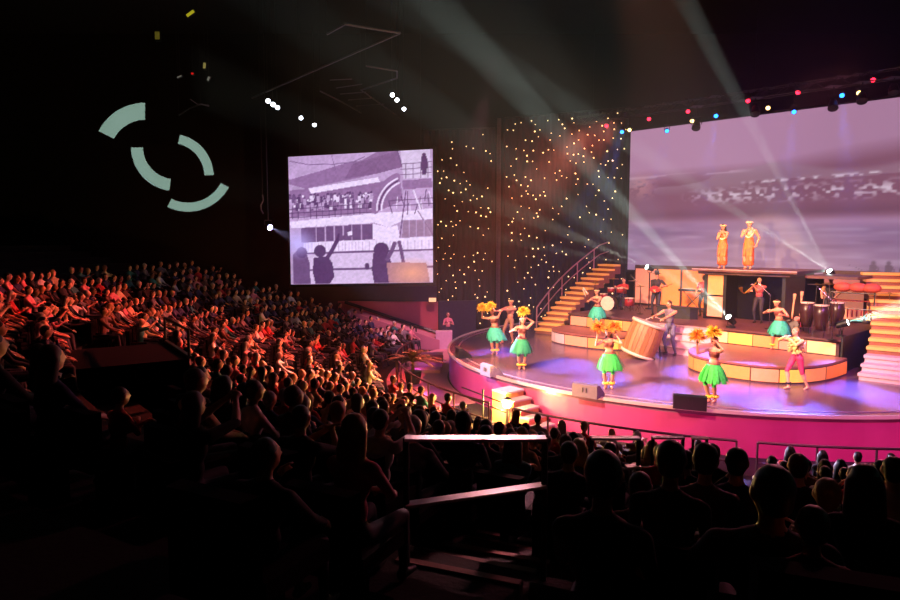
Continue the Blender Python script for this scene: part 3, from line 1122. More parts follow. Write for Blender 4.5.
# ------------------------------------------------------------------ instruments
M_wood = mat('barrel_wood', (0.62, 0.40, 0.24), 0.5, var=.3, scale=5, stretch=(6, 6, .4))
M_wood2 = mat('barrel_wood_pale', (0.70, 0.48, 0.32), 0.5, var=.2, scale=5, stretch=(6, 6, .4))
M_skin_drum = mat('drum_skin', (0.86, 0.76, 0.66), 0.6, var=.08)
M_chrome = mat('chrome', (0.75, 0.7, 0.7), 0.2, metal=1.0, var=.05)
M_redshell = mat('red_drum_shell', (0.55, 0.12, 0.14), 0.35, var=.12)
M_darkshell = mat('dark_drum_shell', (0.20, 0.10, 0.10), 0.35, var=.15)
M_brass = mat('brass', (0.80, 0.58, 0.25), 0.3, metal=.9, var=.08)

dp = on(643, 358, 1.0)
drum = thing('barrel_drum', 'huge tilted wooden barrel drum with pale rope rims', 'drum', (dp.x, dp.y, 1.0))
tilt = Matrix.Translation((0, 0, .72)) @ Matrix.Rotation(math.radians(19), 4, 'Y') @ Matrix.Rotation(math.radians(3), 4, 'X') @ Matrix.Translation((0, 0, -.03))
hD, rD = .57, .55
n = 24
for i in range(n):
    t0, t1 = 2 * math.pi * (i + .04) / n, 2 * math.pi * (i + .96) / n
    vs, fs = [], []
    for j in range(5):
        z = -hD + 2 * hD * j / 4
        rr_ = rD + .05 * (1 - (z / hD) ** 2)
        for t in (t0, t1):
            vs.append(tilt @ Vector((rr_ * math.cos(t), rr_ * math.sin(t), z)))
        for t in (t0, t1):
            vs.append(tilt @ Vector(((rr_ - .03) * math.cos(t), (rr_ - .03) * math.sin(t), z)))
    for j in range(4):
        a, b = 4 * j, 4 * j + 4
        fs += [(a, a + 1, b + 1, b), (a + 2, b + 2, b + 3, a + 3), (a, b, b + 2, a + 2), (a + 1, a + 3, b + 3, b + 1)]
    MB().add(vs, fs).build('stave', M_wood if i % 2 else M_wood2, drum)
for z in (-hD, hD):
    mb = MB()
    mb.lathe([(rD - .02, z - .05), (rD + .05, z - .05), (rD + .06, z), (rD + .05, z + .05), (rD - .02, z + .05)], n=28, M=tilt)
    mb.build('rim', M_skin_drum, drum, smooth=True)
mb = MB()
mb.lathe([(rD - .03, -hD), (rD - .03, hD + .01)], n=28, M=tilt)
mb.build('drum_head', M_skin_drum, drum)
mb = MB()
mb.tube((.35, -.25, 0), tilt @ Vector((.2, -.45, -.5)), .035)
mb.tube((.35, .3, 0), tilt @ Vector((.2, .45, -.5)), .035)
mb.tube((.62, 0, 0), tilt @ Vector((rD, 0, .1)), .035)
mb.build('stand', M_black, drum)


def lathe_drum(name, p, r, h, label, shell, z0=0.0, bell=False, legs=True, rot=None, cat='drum', grp=None):
    t = thing(name, label, cat, p, group=grp)
    M = Matrix.Translation((0, 0, z0)) @ (rot if rot is not None else Matrix())
    if bell:
        pr = [(r * .72, 0), (r * .85, h * .25), (r * 1.12, h * .6), (r, h)]
    else:
        pr = [(r, 0), (r, h)]
    MB().lathe(pr, n=18, M=M).build('shell', shell, t, smooth=True)
    MB().lathe([(r + .012, h - .03), (r + .012, h), (r * .2, h + .008)], n=18, M=M).build('drum_head', M_skin_drum, t)
    mb = MB()
    for i in range(6):
        a = 2 * math.pi * i / 6
        mb.tube(M @ Vector(((r + .01) * math.cos(a), (r + .01) * math.sin(a), h * .62)), M @ Vector(((r + .015) * math.cos(a), (r + .015) * math.sin(a), h)), .012, n=5)
    mb.build('tension_rods', M_chrome, t)
    if legs and z0 > .05:
        for i in range(3):
            a = 2 * math.pi * i / 3 + .4
            MB().tube((r * 1.05 * math.cos(a), r * 1.05 * math.sin(a), 0), (r * .9 * math.cos(a), r * .9 * math.sin(a), z0 + h * .4), .014, n=5).build('leg', M_chrome, t)
    return t


def riserpt(px, py):
    p = on(px, py, RISER_Z)
    return Vector((p.x, p.y, RISER_Z))


# drum kit
kc = riserpt(611, 310)
bdx = Matrix.Rotation(math.radians(90), 4, 'X')
face = Matrix.Rotation(-ANG + math.radians(10), 4, 'Z')
lathe_drum('bass_drum', kc + Vector((0, 0, 0)), .31, .42, 'dark bass drum with pale head facing the left curved platform', M_darkshell, .33, rot=face @ bdx, legs=False)
up_ = UB
for (dx, db, r, h, z0, lab) in ((-.25, .35, .16, .2, .78, 'small rack tom above the bass drum, stairs side'), (.2, .4, .17, .22, .78, 'small rack tom above the bass drum, guitarist side'),
                                (.75, .3, .21, .36, .22, 'deep floor tom beside the bass drum'), (-.7, .45, .18, .16, .52, 'shallow snare drum beside the bass drum')):
    q = kc + SA * dx + UB * db
    lathe_drum('tom_drum', q, r, h, lab, M_redshell, z0)
mc = 0
for (dx, db, z, r, lab) in ((-1.1, .3, 1.15, .24, 'brass crash cymbal on a stand nearest the lit stairs'), (-.5, .9, 1.35, .25, 'high brass cymbal behind the rack toms'),
                            (.55, .95, 1.3, .26, 'brass ride cymbal above the floor tom'), (1.15, .5, 1.1, .22, 'low brass cymbal beside the hatted guitarist')):
    q = kc + SA * dx + UB * db
    t = thing('cymbal', lab, 'cymbal', q)
    MB().lathe([(.02, z + .05), (.05, z + .04), (.06, z + .02), (r, z), (r, z - .004), (.05, z + .012)], n=18).build('plate', M_brass, t)
    mb = MB().tube((0, 0, .25), (0, 0, z + .03), .012, n=5)
    for i in range(3):
        a = 2.1 * i
        mb.tube((.25 * math.cos(a), .25 * math.sin(a), 0), (0, 0, .35), .01, n=5)
    mb.build('stand', M_chrome, t)

# keyboards and rack left of the tower
def keyboard(px, py, rz, label):
    p = riserpt(px, py)
    t = thing('keyboard', label, 'keyboard', p, rz)
    MB().box((0, 0, .92), (1.2, .34, .1)).build('body', M_black, t)
    MB().box((0, -.09, .978), (1.1, .14, .016)).build('keys', M_skin_drum, t)
    mb = MB()
    for s in (-1, 1):
        mb.tube((-.42 * s, 0, 0), (.42 * s, .05 * s, .88), .02)
    for s in (-.42, .42):
        mb.tube((s, -.2, .015), (s, .2, .015), .018)
    mb.build('stand', M_black, t)


keyboard(692, 311, STAGE_ROT + math.pi, 'black keyboard on a crossed stand beside the dark tower')

# grand flat black case between drummer and tower
gp = riserpt(678, 318)
case = thing('instrument_case', 'low black tapered case lying on the riser behind the tall drummer', 'case', gp, STAGE_ROT + .1)
mb = MB()
mb.prism([(-.75, -.32), (.55, -.18), (.8, .0), (.55, .2), (-.75, .36)], 0, .42)
mb.prism([(-.78, -.34), (.56, -.2), (.82, .0), (.56, .22), (-.78, .38)], .42, .47)
mb.build('shell', M_black, case)
MB().box((-.1, -.29, .25), (.24, .03, .05)).build('handle', M_chrome, case)

# congas and percussion on the right
conga_lab = ['tall dark conga beside the guitars', 'tall dark conga in the middle of the three', 'tall dark conga nearest the red percussion rack']
for i, (px, py) in enumerate(((806, 333), (820, 337), (836, 333))):
    lathe_drum('conga_drum', riserpt(px, py), .21, .82, conga_lab[i], M_darkshell, .22, bell=True)
rk = riserpt(853, 330)
rack = thing('percussion_rack', 'red percussion rack with chimes and tubes beside the congas', 'percussion', rk, STAGE_ROT)
mb = MB()
for s in (-.65, .65):
    mb.tube((s, -.2, 0), (s, -.2, 1.35), .022)
    mb.tube((s, .2, 0), (s, .2, 1.0), .022)
    mb.tube((s, -.2, .5), (s, .2, .5), .018)
mb.tube((-.7, -.2, 1.3), (.7, -.2, 1.3), .025)
mb.tube((-.7, -.2, .75), (.7, -.2, .75), .02)
mb.build('frame', M_chrome, rack)
for i in range(9):
    x = -.56 + .14 * i
    MB().tube((x, -.2, .72), (x, -.2, .35 + .03 * i), .03, n=8).build('tube', M_redshell, rack)
for i in range(11):
    x = -.6 + .12 * i
    MB().box((x, .02, 1.02), (.08, .42 - .02 * i, .03)).build('bar', M_redshell, rack)
cov = MB()
for i, x in enumerate((-.38, .1, .5)):
    cov.ell((x, -.02, 1.48), (.3, .22, .17), n=12)
cov.build('cloth_cover', mat('red_cover', (.75, .30, .22), .7), rack, smooth=True)
for i, (dx, db, z, r, lab) in enumerate(((-1.4, .5, 1.5, .3, 'brass cymbal over the congas on the guitar side'), (-.9, .3, 1.55, .26, 'brass cymbal tilted over the middle conga'), (.95, .3, 1.3, .28, 'brass cymbal beside the red percussion rack'))):
    q = rk + SA * dx + UB * db
    t = thing('cymbal', lab, 'cymbal', q)
    MB().lathe([(.02, z + .05), (.05, z + .04), (.06, z + .02), (r, z), (r, z - .004), (.05, z + .012)], n=18).build('plate', M_brass, t)
    mb = MB().tube((0, 0, .25), (0, 0, z + .03), .012, n=5)
    for j in range(3):
        a = 2.1 * j
        mb.tube((.25 * math.cos(a), .25 * math.sin(a), 0), (0, 0, .35), .01, n=5)
    mb.build('stand', M_chrome, t)


def guitar(px, py, rz, label, m):
    p = riserpt(px, py)
    t = thing('guitar', label, 'guitar', p, rz)
    tl = Matrix.Translation((0, .1, .32)) @ Matrix.Rotation(math.radians(-12), 4, 'X')
    mb = MB()
    out = []
    for i in range(28):
        a = 2 * math.pi * i / 28
        rr_ = .19 + .05 * math.cos(2 * a) - .045 * math.sin(a)
        out.append((rr_ * math.cos(a) * .95, rr_ * math.sin(a) * 1.25))
    k = len(out)
    vs = [tl @ Vector((x, -.04, z)) for x, z in out] + [tl @ Vector((x, .04, z)) for x, z in out]
    mb.add(vs, [tuple(range(k)), tuple(range(2 * k - 1, k - 1, -1))] + [(i, i + k, (i + 1) % k + k, (i + 1) % k) for i in range(k)])
    mb.build('body', m, t)
    mb = MB()
    mb.box(tl @ Vector((0, -.045, .52)), (.055, .03, .72), tl.to_3x3())
    mb.box(tl @ Vector((0, -.045, .94)), (.09, .03, .16), tl.to_3x3())
    mb.build('neck', M_wood, t)
    mb = MB()
    for s in (-.16, .16):
        mb.tube((s, -.18, 0), (s * .4, .16, .4), .013, n=5)
    mb.tube((0, .34, 0), (0, .2, .8), .013, n=5)
    mb.build('stand', M_black, t)


guitar(790, 334, STAGE_ROT, 'dark guitar on a stand nearest the tower doorway', M_darkshell)
guitar(799, 330, STAGE_ROT + .2, 'reddish guitar on a stand beside the congas', M_redshell)
M_chair = M_redshell
# microphone stands
for px, py, lab in ((769, 329, 'thin microphone stand beside the flautist'), (640, 314, 'thin microphone stand in front of the hatted guitarist'), (832, 340, 'thin microphone stand among the congas')):
    p = riserpt(px, py)
    t = thing('microphone_stand', lab, 'stand', p)
    MB().lathe([(.14, 0), (.14, .02), (.02, .03), (.012, .1)], n=12).build('base', M_black, t)
    MB().tube((0, 0, .03), (0, 0, 1.2), .011, n=6).tube((0, 0, 1.2), tuple(-SA * .45 + Vector((0, 0, 1.6))), .01, n=6).build('boom', M_chrome, t)
    MB().ell(tuple(-SA * .48 + Vector((0, 0, 1.63))), (.035, .035, .05), n=8).build('microphone', M_black, t)

# ------------------------------------------------------------------ show lighting fixtures
M_lens = {}


def lens_mat(key, rgb, s):
    if key not in M_lens:
        M_lens[key] = mat('lens_' + key, rgb, .3, var=.02, emit=rgb, strength=s)
    return M_lens[key]


def head_fixture(name, label, cat, loc, aim, lens, scale=1.0, group=None, stand=False, r=.13, base_z=None, hang_z=None, clamp=False):
    """lamp head on a yoke, pointing at aim; loc is the lens centre"""
    loc, aim = Vector(loc), Vector(aim)
    d = (aim - loc).normalized()
    t = thing(name, label, cat, loc, group=group)
    q = d.to_track_quat('Z', 'Y').to_matrix().to_4x4()
    k = scale
    MB().lathe([(.05 * k, -.36 * k), (.10 * k, -.34 * k), (r * .95 * k, -.18 * k), (r * 1.08 * k, -.02 * k), (r * 1.08 * k, .02 * k), (r * .95 * k, .02 * k), (r * .9 * k, -.01 * k)], n=14, M=q).build('head', M_black, t)
    MB().lathe([(r * .9 * k, -.012 * k), (r * .9 * k, .0), (r * .5 * k, .015 * k)], n=14, M=q).build('lens', lens, t)
    x = (q.to_3x3() @ Vector((1, 0, 0)))
    x.z = 0
    x = x.normalized() if x.length > .1 else Vector((1, 0, 0))
    mb = MB()
    c = -d * .16 * k
    s = -1 if stand else 1
    w = x * (r * 1.25 * k)
    dn = Vector((0, 0, s * (.2 if stand else .3) * k))
    for sg in (-1, 1):
        mb.tube(c + w * sg, c + w * sg + dn, .014 * k, n=5)
    mb.tube(c - w + dn, c + w + dn, .014 * k, n=5)
    if stand:
        bz = base_z - loc.z
        mb.tube(c + dn, (c.x, c.y, bz + .05), .03, n=6)
        mb.lathe([(.16, bz), (.16, bz + .05), (.05, bz + .07)], n=12, M=Matrix.Translation((c.x, c.y, 0)))
    else:
        mb.tube(c + dn, (c.x, c.y, (hang_z if hang_z is not None else loc.z + .45 * k + c.z) - loc.z), .02 * k, n=5)
    if clamp and hang_z is not None:
        mb.box((c.x, c.y, hang_z - loc.z), (.5, .5, .04))
    mb.build('yoke', M_black, t)
    return t


# lighting truss over the big screen
tdir = bdir
t0 = Vector((bbl.x, bbl.y, 0)) - bn * 1.0 - tdir * 2.4
LT = 17.0
tz = at(627.5, 124, DL).z + .15
truss = thing('lighting_truss', 'black box truss of lamps above the big stage screen', 'truss', (t0.x, t0.y, tz))
ch = []
for dn_, dz in ((-.17, 0), (.17, 0), (-.17, .34), (.17, .34)):
    o_ = bn * dn_ + Vector((0, 0, dz))
    MB().tube(o_, o_ + tdir * LT, .026, n=6).build('chord', M_black, truss)
mb = MB()
for i in range(38):
    a, b = tdir * (LT * i / 38), tdir * (LT * (i + 1) / 38)
    z0, z1 = (0, .34) if i % 2 else (.34, 0)
    for o_ in (bn * -.17, bn * .17):
        mb.tube(a + o_ + Vector((0, 0, z0)), b + o_ + Vector((0, 0, z1)), .013, n=4)
mb.build('lacing', M_black, truss)
for f_ in (.05, .5, .95):
    MB().tube(tdir * LT * f_ + Vector((0, 0, .34)), tdir * LT * f_ + Vector((0, 0, ZC - tz)), .012, n=4).build('suspension_cable', M_black, truss)

LRED, LBLUE, LAMB, LWHITE = lens_mat('red', (1, .12, .22), 7), lens_mat('blue', (.12, .45, 1), 8), lens_mat('amber', (1, .82, .5), 6), lens_mat('white', (.92, .95, 1), 14)


def along_truss(px, py, off):
    """point on the vertical plane of the truss seen at a pixel"""
    d = ray(px, py)
    o = Vector((0, 0, CAM_Z))
    p0 = Vector((t0.x, t0.y, 0)) - bn * off
    k = (p0 - o).dot(bn) / d.dot(bn)
    return o + d * k


reds = [(606.5, 126), (649, 119), (688, 111.5), (748, 101), (798, 92.5), (873, 80)]
blues = [(622, 132), (667, 131), (716, 116), (794, 112), (842, 95.5)]
ambs = [(629.5, 130), (692, 121), (768, 108), (859, 93)]
for lst, ln, nm, side_of in ((reds, LRED, 'red', 'upper'), (blues, LBLUE, 'blue', 'lower'), (ambs, LAMB, 'amber', 'lower')):
    for i, (px, py) in enumerate(lst):
        p = along_truss(px, py, .16)
        aim = Vector((p.x, p.y, 0)) - bn * 6 + tdir * random.uniform(-2, 2)
        aim = p.lerp(aim, 1) if nm != 'blue' else Vector((p.x, p.y, 1)) - bn * 3
        head_fixture('par_lamp', f'{nm} glowing lamp on the truss above the stage screen', 'lamp', p, (p.x * .55, p.y * .5, 4), ln, .85, group=f'{nm} truss lamps', r=.105, hang_z=max(tz + .34, p.z + .3), clamp=True)
# the blue lamps throw pools on the deck
pools = [((622, 132), (500, 352), 9), ((622, 132), (565, 365), 9), ((667, 131), (600, 378), 8), ((667, 131), (650, 357), 6), ((716, 116), (692, 372), 9), ((716, 116), (660, 392), 7),
         ((794, 112), (745, 392), 10), ((794, 112), (790, 410), 9), ((842, 95.5), (848, 388), 10), ((842, 95.5), (890, 400), 9)]
for (lx, ly), (tx, ty), ang in pools:
    p = along_truss(lx, ly, .16)
    t_ = on(tx, ty, 1.0)
    spot('blue_pool', p + (t_ - p).normalized() * .06, t_, 62000, (.08, .15, 1.0), ang, .75, .08)
for (px, py) in ((696, 128), (755, 114), (833, 108), (862, 101), (894, 93)):
    p = along_truss(px, py, .3)
    head_fixture('moving_light', 'unlit dark moving light hanging from the truss over the screen edge', 'lamp', p, (p.x - 3, p.y - 6, 0), M_black, 1.15, group='dark truss lamps', r=.15, hang_z=tz, clamp=True)

# white spots on the ceiling grid over the house
AIMW = Vector((3.0, 26, 1))
grid_z = 12.0
cat_pts = [(268, 101, 'first'), (273, 104.5, ''), (277.5, 107.5, ''), (301, 118, ''), (314.5, 125, '')]
for (px, py, _) in cat_pts:
    p = on(px, py, 11.6)
    head_fixture('spot_lamp', 'bright white spot lamp under the long catwalk frame', 'lamp', p, (p.x * .5 + 1, p.y * .55, 4), LWHITE, .8, group='white catwalk spots', r=.14, hang_z=ZC)
for (px, py) in ((392.5, 95), (397, 100), (404, 109)):
    p = on(px, py, 11.6)
    head_fixture('spot_lamp', 'bright white spot lamp beside the small ribbed catwalk', 'lamp', p, (p.x * .5 + 2, p.y * .55, 4), LWHITE, .75, group='white grid spots', r=.14, hang_z=ZC)

M_pipe = mat('grid_pipe', (0.36, 0.36, 0.40), .5, var=.1, metal=.2)


def pipe_run(name, label, cat, pix, z, r=.035, extra=()):
    P = [on(px, py, z) for px, py in pix]
    t = thing(name, label, cat, P[0])
    for a, b in zip(P[:-1], P[1:]):
        local(MB().tube(a, b, r, n=6).build('pipe', M_pipe, t))
    for (x0, y0, x1, y1) in extra:
        local(MB().tube(on(x0, y0, z), on(x1, y1, z), r * .7, n=5).build('cross_pipe', M_pipe, t))
    for p in P[::2]:
        local(MB().tube(p, (p.x, p.y, ZC), .01, n=4).build('hanger', M_black, t))
    return t


pipe_run('catwalk_frame', 'long angular pipe catwalk frame hanging below the black ceiling', 'catwalk',
         [(252, 98), (320, 68), (400, 33), (345, 24), (327, 34)], 12.0, .04)
pipe_run('catwalk_frame', 'small ribbed pipe catwalk frame hanging beside the white spots', 'catwalk',
         [(320, 91), (342, 102), (361, 113)], 11.8, .03,
         [(336, 88, 362, 84), (340, 94, 366, 92), (348, 100, 374, 98), (356, 106, 384, 104), (330, 80, 352, 79)])
pipe_run('catwalk_frame', 'bent pipe frame hanging above the star curtain edge', 'catwalk',
         [(366, 66), (397, 71), (397, 78), (361, 90), (400, 118)], 11.9, .03)
# small service fixtures in the dark upper left
def speck(px, py, z, rgb, s, size, label, rot=0.0, name='work_light'):
    p = on(px, py, z)
    t = thing(name, label, 'lamp', p)
    R_ = Matrix.Rotation(rot, 3, 'Y')
    MB().box((0, 0, 0), (size[0], .12, size[1]), R_).build('housing', M_black, t)
    MB().box((0, -.07, 0), (size[0] * .86, .03, size[1] * .7), R_).build('diffuser', mat('lens_' + label[:18].replace(' ', '_'), rgb, .4, emit=rgb, strength=s), t)
    MB().tube((0, 0, size[1] * .3), (0, 0, ZC - p.z), .012, n=4).build('hanger', M_black, t)


speck(191, 14, 14.5, (.75, .72, .15), .6, (.42, .16), 'small tilted yellow work light near the black ceiling', -.6)
speck(158, 36, 13.8, (.45, .42, .14), .35, (.22, .44), 'dim upright olive work light near the black ceiling', 0)
speck(193, 74, 12.6, (.8, .12, .10), .8, (.12, .10), 'tiny red indicator lamp in the dark rigging', 0)
speck(205, 66, 12.8, (.62, .58, .32), .5, (.12, .34), 'small upright pale yellow work light in the rigging', .1)
speck(209, 79, 12.5, (.5, .5, .46), .5, (.10, .26), 'small pale slanted work light in the rigging', .35)
speck(180, 77, 12.5, (.5, .5, .46), .4, (.24, .08), 'short pale horizontal work light in the rigging', -.4)
pipe_run('service_rail', 'pale bent service rail above the projected ring of light', 'railing', [(179, 115), (190, 108), (201, 104), (209, 106)], 11.2, .03, [(190, 99, 197, 104), (197, 104, 209, 105)])

# moving lights that throw the visible beams
def beam_fixture(label, loc, aims, stand=True, sc=1.0):
    t = head_fixture('beam_light', label, 'lamp', loc, aims[0], lens_mat('beam', (.85, 1, .96), 30), sc, stand=stand, r=.115, base_z=RISER_Z + .004)
    return t


F1 = at(829.5, 271, 25.2)
F2 = at(728.5, 317, 23.0)
F3 = at(847.5, 322.5, 20.7)
F4 = at(647, 267, 29.5)
F5 = at(270, 227.5, 28.0)
A1a, A1b = at(685, 0, 23.0), at(506, 66, 21.0)
A2a, A2b = at(440, 8, 19.0), at(640, 255, 21.0)
A3 = Vector((17.2, 16.5, 5.0))
A4a = at(430, 176, 26.5)
A5 = at(345, 262, 24.5)
beam_fixture('beam light shining up from behind the congas', F1, [A1a.lerp(A1b, .4)])
beam_fixture('beam light shining up from the riser edge before the tower', F2, [A2a])
beam_fixture('beam light shining teal toward the pale lower stairs', F3, [A3])
beam_fixture('beam light glowing beside the drum kit and curved stairs', F4, [A4a])
head_fixture('spot_lamp', 'bright violet spot lamp aimed at the side screen', 'lamp', F5, A5, lens_mat('violet', (.72, .70, 1), 18), .9, r=.15, hang_z=ZC)
# ring of the violet lamp's hanging bracket
mb = MB()
q = at(262, 203, 28)
brk = thing('hanging_bracket', 'pale hooked bracket hanging above the violet spot lamp', 'bracket', q)
MB().path([Vector((0.03, 0, .35)), Vector((.05, 0, .1)), Vector((-.06, 0, -.1)), Vector((-.04, 0, -.3)), Vector((.04, 0, -.45))], .03).build('hook', M_pipe, brk)
MB().tube((.03, 0, .35), (.03, 0, ZC - q.z), .012, n=4).build('hanger', M_black, brk)
# haze in the air above the stage
hz = bpy.data.materials.new('stage_haze')
hz.use_nodes = True
nt = hz.node_tree
nt.nodes.clear()
vo = nt.nodes.new('ShaderNodeOutputMaterial')
vs_ = nt.nodes.new('ShaderNodeVolumeScatter')
vs_.inputs['Color'].default_value = (1, 1, 1, 1)
# the haze thins out away from the stage, towards the house
geo = nt.nodes.new('ShaderNodeNewGeometry')
sep = nt.nodes.new('ShaderNodeSeparateXYZ')
mr = nt.nodes.new('ShaderNodeMapRange')
mr.interpolation_type = 'SMOOTHSTEP'
mr.inputs['From Min'].default_value = -6.5
mr.inputs['From Max'].default_value = 6.0
mr.inputs['To Min'].default_value = HAZE * .22
mr.inputs['To Max'].default_value = HAZE
nt.links.new(geo.outputs['Position'], sep.inputs[0])
nt.links.new(sep.outputs['X'], mr.inputs['Value'])
nt.links.new(mr.outputs['Result'], vs_.inputs['Density'])
vs_.inputs['Anisotropy'].default_value = 0.0
nt.links.new(vs_.outputs[0], vo.inputs['Volume'])
hb = MB().box((8.5, 26.7, 7.9), (35, 23.2, 15.6))
ho = hb.build('stage_haze', hz)
tag(ho, 'thin stage haze hanging in the air over the stage', 'haze', kind='stuff')

# projected broken ring of light on the far wall: a gobo in the follow-spot booth behind the house
def gobo():
    l = bpy.data.lights.new('gobo_projector', 'SPOT')
    l.energy, l.color = 950000, (.62, 1.0, .78)
    l.spot_size, l.spot_blend, l.shadow_soft_size = math.radians(30), .05, .0
    o = bpy.data.objects.new('gobo_projector', l)
    o.location = (-13.5, -3.0, 11.0)
    tgt = at(165, 160, Y1)
    q = (tgt - o.location).to_track_quat('-Z', 'Y')
    o.rotation_euler = q.to_euler()
    col.objects.link(o)
    inv = q.to_matrix().transposed()
    A, B = [], []
    for px in range(95, 236, 20):
        for py in range(100, 216, 20):
            v = inv @ (at(px, py, Y1) - o.location)
            A.append((v.x / -v.z, v.y / -v.z, 1.0))
            B.append((px, py))
    S = np.linalg.lstsq(np.array(A), np.array(B, float), rcond=None)[0]
    l.use_nodes = True
    nt = l.node_tree
    em = nt.nodes['Emission']
    tc = nt.nodes.new('ShaderNodeTexCoord')
    sx = nt.nodes.new('ShaderNodeSeparateXYZ')
    nt.links.new(tc.outputs['Normal'], sx.inputs[0])

    def op(kind, a, b=None, c=None):
        n = nt.nodes.new('ShaderNodeMath')
        n.operation = kind
        for i, v in enumerate((a, b, c)):
            if v is None:
                continue
            if isinstance(v, (int, float)):
                n.inputs[i].default_value = float(v)
            else:
                nt.links.new(v, n.inputs[i])
        return n.outputs[0]
    nz_ = op('ABSOLUTE', sx.outputs['Z'])
    u = op('DIVIDE', sx.outputs['X'], nz_)
    v = op('DIVIDE', sx.outputs['Y'], nz_)
    X = op('ADD', op('MULTIPLY_ADD', u, S[0][0], op('MULTIPLY', v, S[1][0])), S[2][0])
    Y = op('ADD', op('MULTIPLY_ADD', u, S[0][1], op('MULTIPLY', v, S[1][1])), S[2][1])
    total = None
    for (zx, zy, r0, r1, a0, a1) in ((300, 298, 160, 238, 90, 153), (440, 262, 150, 205, 181, 262), (420, 400, 155, 198, 2, 78), (500, 350, 172, 214, 243, 332)):
        cx, cy = 80 + zx / 4.62, 90 + zy / 4.62
        dx, dy = op('SUBTRACT', X, cx), op('SUBTRACT', cy, Y)
        rad = op('SQRT', op('ADD', op('MULTIPLY', dx, dx), op('MULTIPLY', dy, dy)))
        m = op('MULTIPLY', op('GREATER_THAN', rad, r0 / 4.62), op('LESS_THAN', rad, r1 / 4.62))
        mid, half = math.radians((a0 + a1) / 2), math.radians((a1 - a0) / 2)
        dot = op('DIVIDE', op('ADD', op('MULTIPLY', dx, math.cos(mid)), op('MULTIPLY', dy, math.sin(mid))), rad)
        m = op('MULTIPLY', m, op('GREATER_THAN', dot, math.cos(half)))
        total = m if total is None else op('MAXIMUM', total, m)
    nt.links.new(total, em.inputs['Strength'])


gobo()

# ------------------------------------------------------------------ light of the beam fixtures
def beam(name, a, b, power, colr, ang, blend=.15):
    d = (Vector(b) - Vector(a)).normalized()
    spot(name, Vector(a) + d * .05, b, power, colr, ang, blend, .03)


BW = (.78, 1.0, .90)
beam('beam_1a', F1, A1a, 420000, BW, 4, .5)
beam('beam_1b', F1, A1b, 420000, BW, 4, .5)
beam('beam_1c', F1, A1a.lerp(A1b, .5), 20000, BW, 28, .4)
beam('beam_2a', F2, A2a, 650000, BW, 5, .5)
beam('beam_2b', F2, A2b, 240000, BW, 5, .5)
beam('beam_2c', F2, A2a.lerp(A2b, .6), 30000, BW, 26, .4)
beam('beam_3', F3, A3, 170000, (.40, 1.0, .80), 22)
beam('beam_4', F4, A4a, 190000, (.90, 1.0, .80), 7, .6)
beam('beam_4b', F4, at(430, 225, 27), 110000, (.90, 1.0, .80), 5, .6)
beam('beam_5', F5, A5, 60000, (.62, .55, 1.0), 18, .5)
point('flood_light', FLOOD + Vector((0, 0, 0.05)) + dC * .16, 1800, (1.0, .58, .16), .14)

# ------------------------------------------------------------------ figures
def cap_mesh(mb, p0, r0, p1, r1, n=12):
    p0, p1 = Vector(p0), Vector(p1)
    d = p1 - p0
    L = d.length
    q = (d if L > 1e-5 else Vector((0, 0, 1))).to_track_quat('Z', 'Y').to_matrix()
    rings = []
    for j in range(4):
        a = math.pi / 2 * (j / 4)
        rings.append((r0 * math.sin(a) if j else r0 * .05, -r0 * math.cos(a)))
    rings.append((r0, 0))
    rings.append((r1, L))
    for j in range(1, 5):
        a = math.pi / 2 * (j / 4)
        rings.append((max(r1 * math.cos(a), r1 * .05), L + r1 * math.sin(a)))
    vs, fs = [], []
    for r, z in rings:
        for i in range(n):
            t = 2 * math.pi * i / n
            vs.append(p0 + q @ Vector((r * math.cos(t), r * math.sin(t), z)))
    k = len(rings)
    for j in range(k - 1):
        for i in range(n):
            fs.append((j * n + i, j * n + (i + 1) % n, (j + 1) * n + (i + 1) % n, (j + 1) * n + i))
    fs.append(tuple(range(n - 1, -1, -1)))
    fs.append(tuple((k - 1) * n + i for i in range(n)))
    mb.add(vs, fs)


def ik(a, b, l1, l2, pole):
    a, b, pole = Vector(a), Vector(b), Vector(pole)
    d = b - a
    L = d.length
    mx = (l1 + l2) * .998
    if L > mx:
        d = d * (mx / L)
        b = a + d
        L = mx
    x = (l1 * l1 - l2 * l2 + L * L) / (2 * L)
    h = math.sqrt(max(0, l1 * l1 - x * x))
    u = d.normalized()
    w = pole - u * pole.dot(u)
    if w.length < 1e-4:
        w = Vector((0, 1, 0)) - u * u.y
    w.normalize()
    return a + u * x + w * h, b


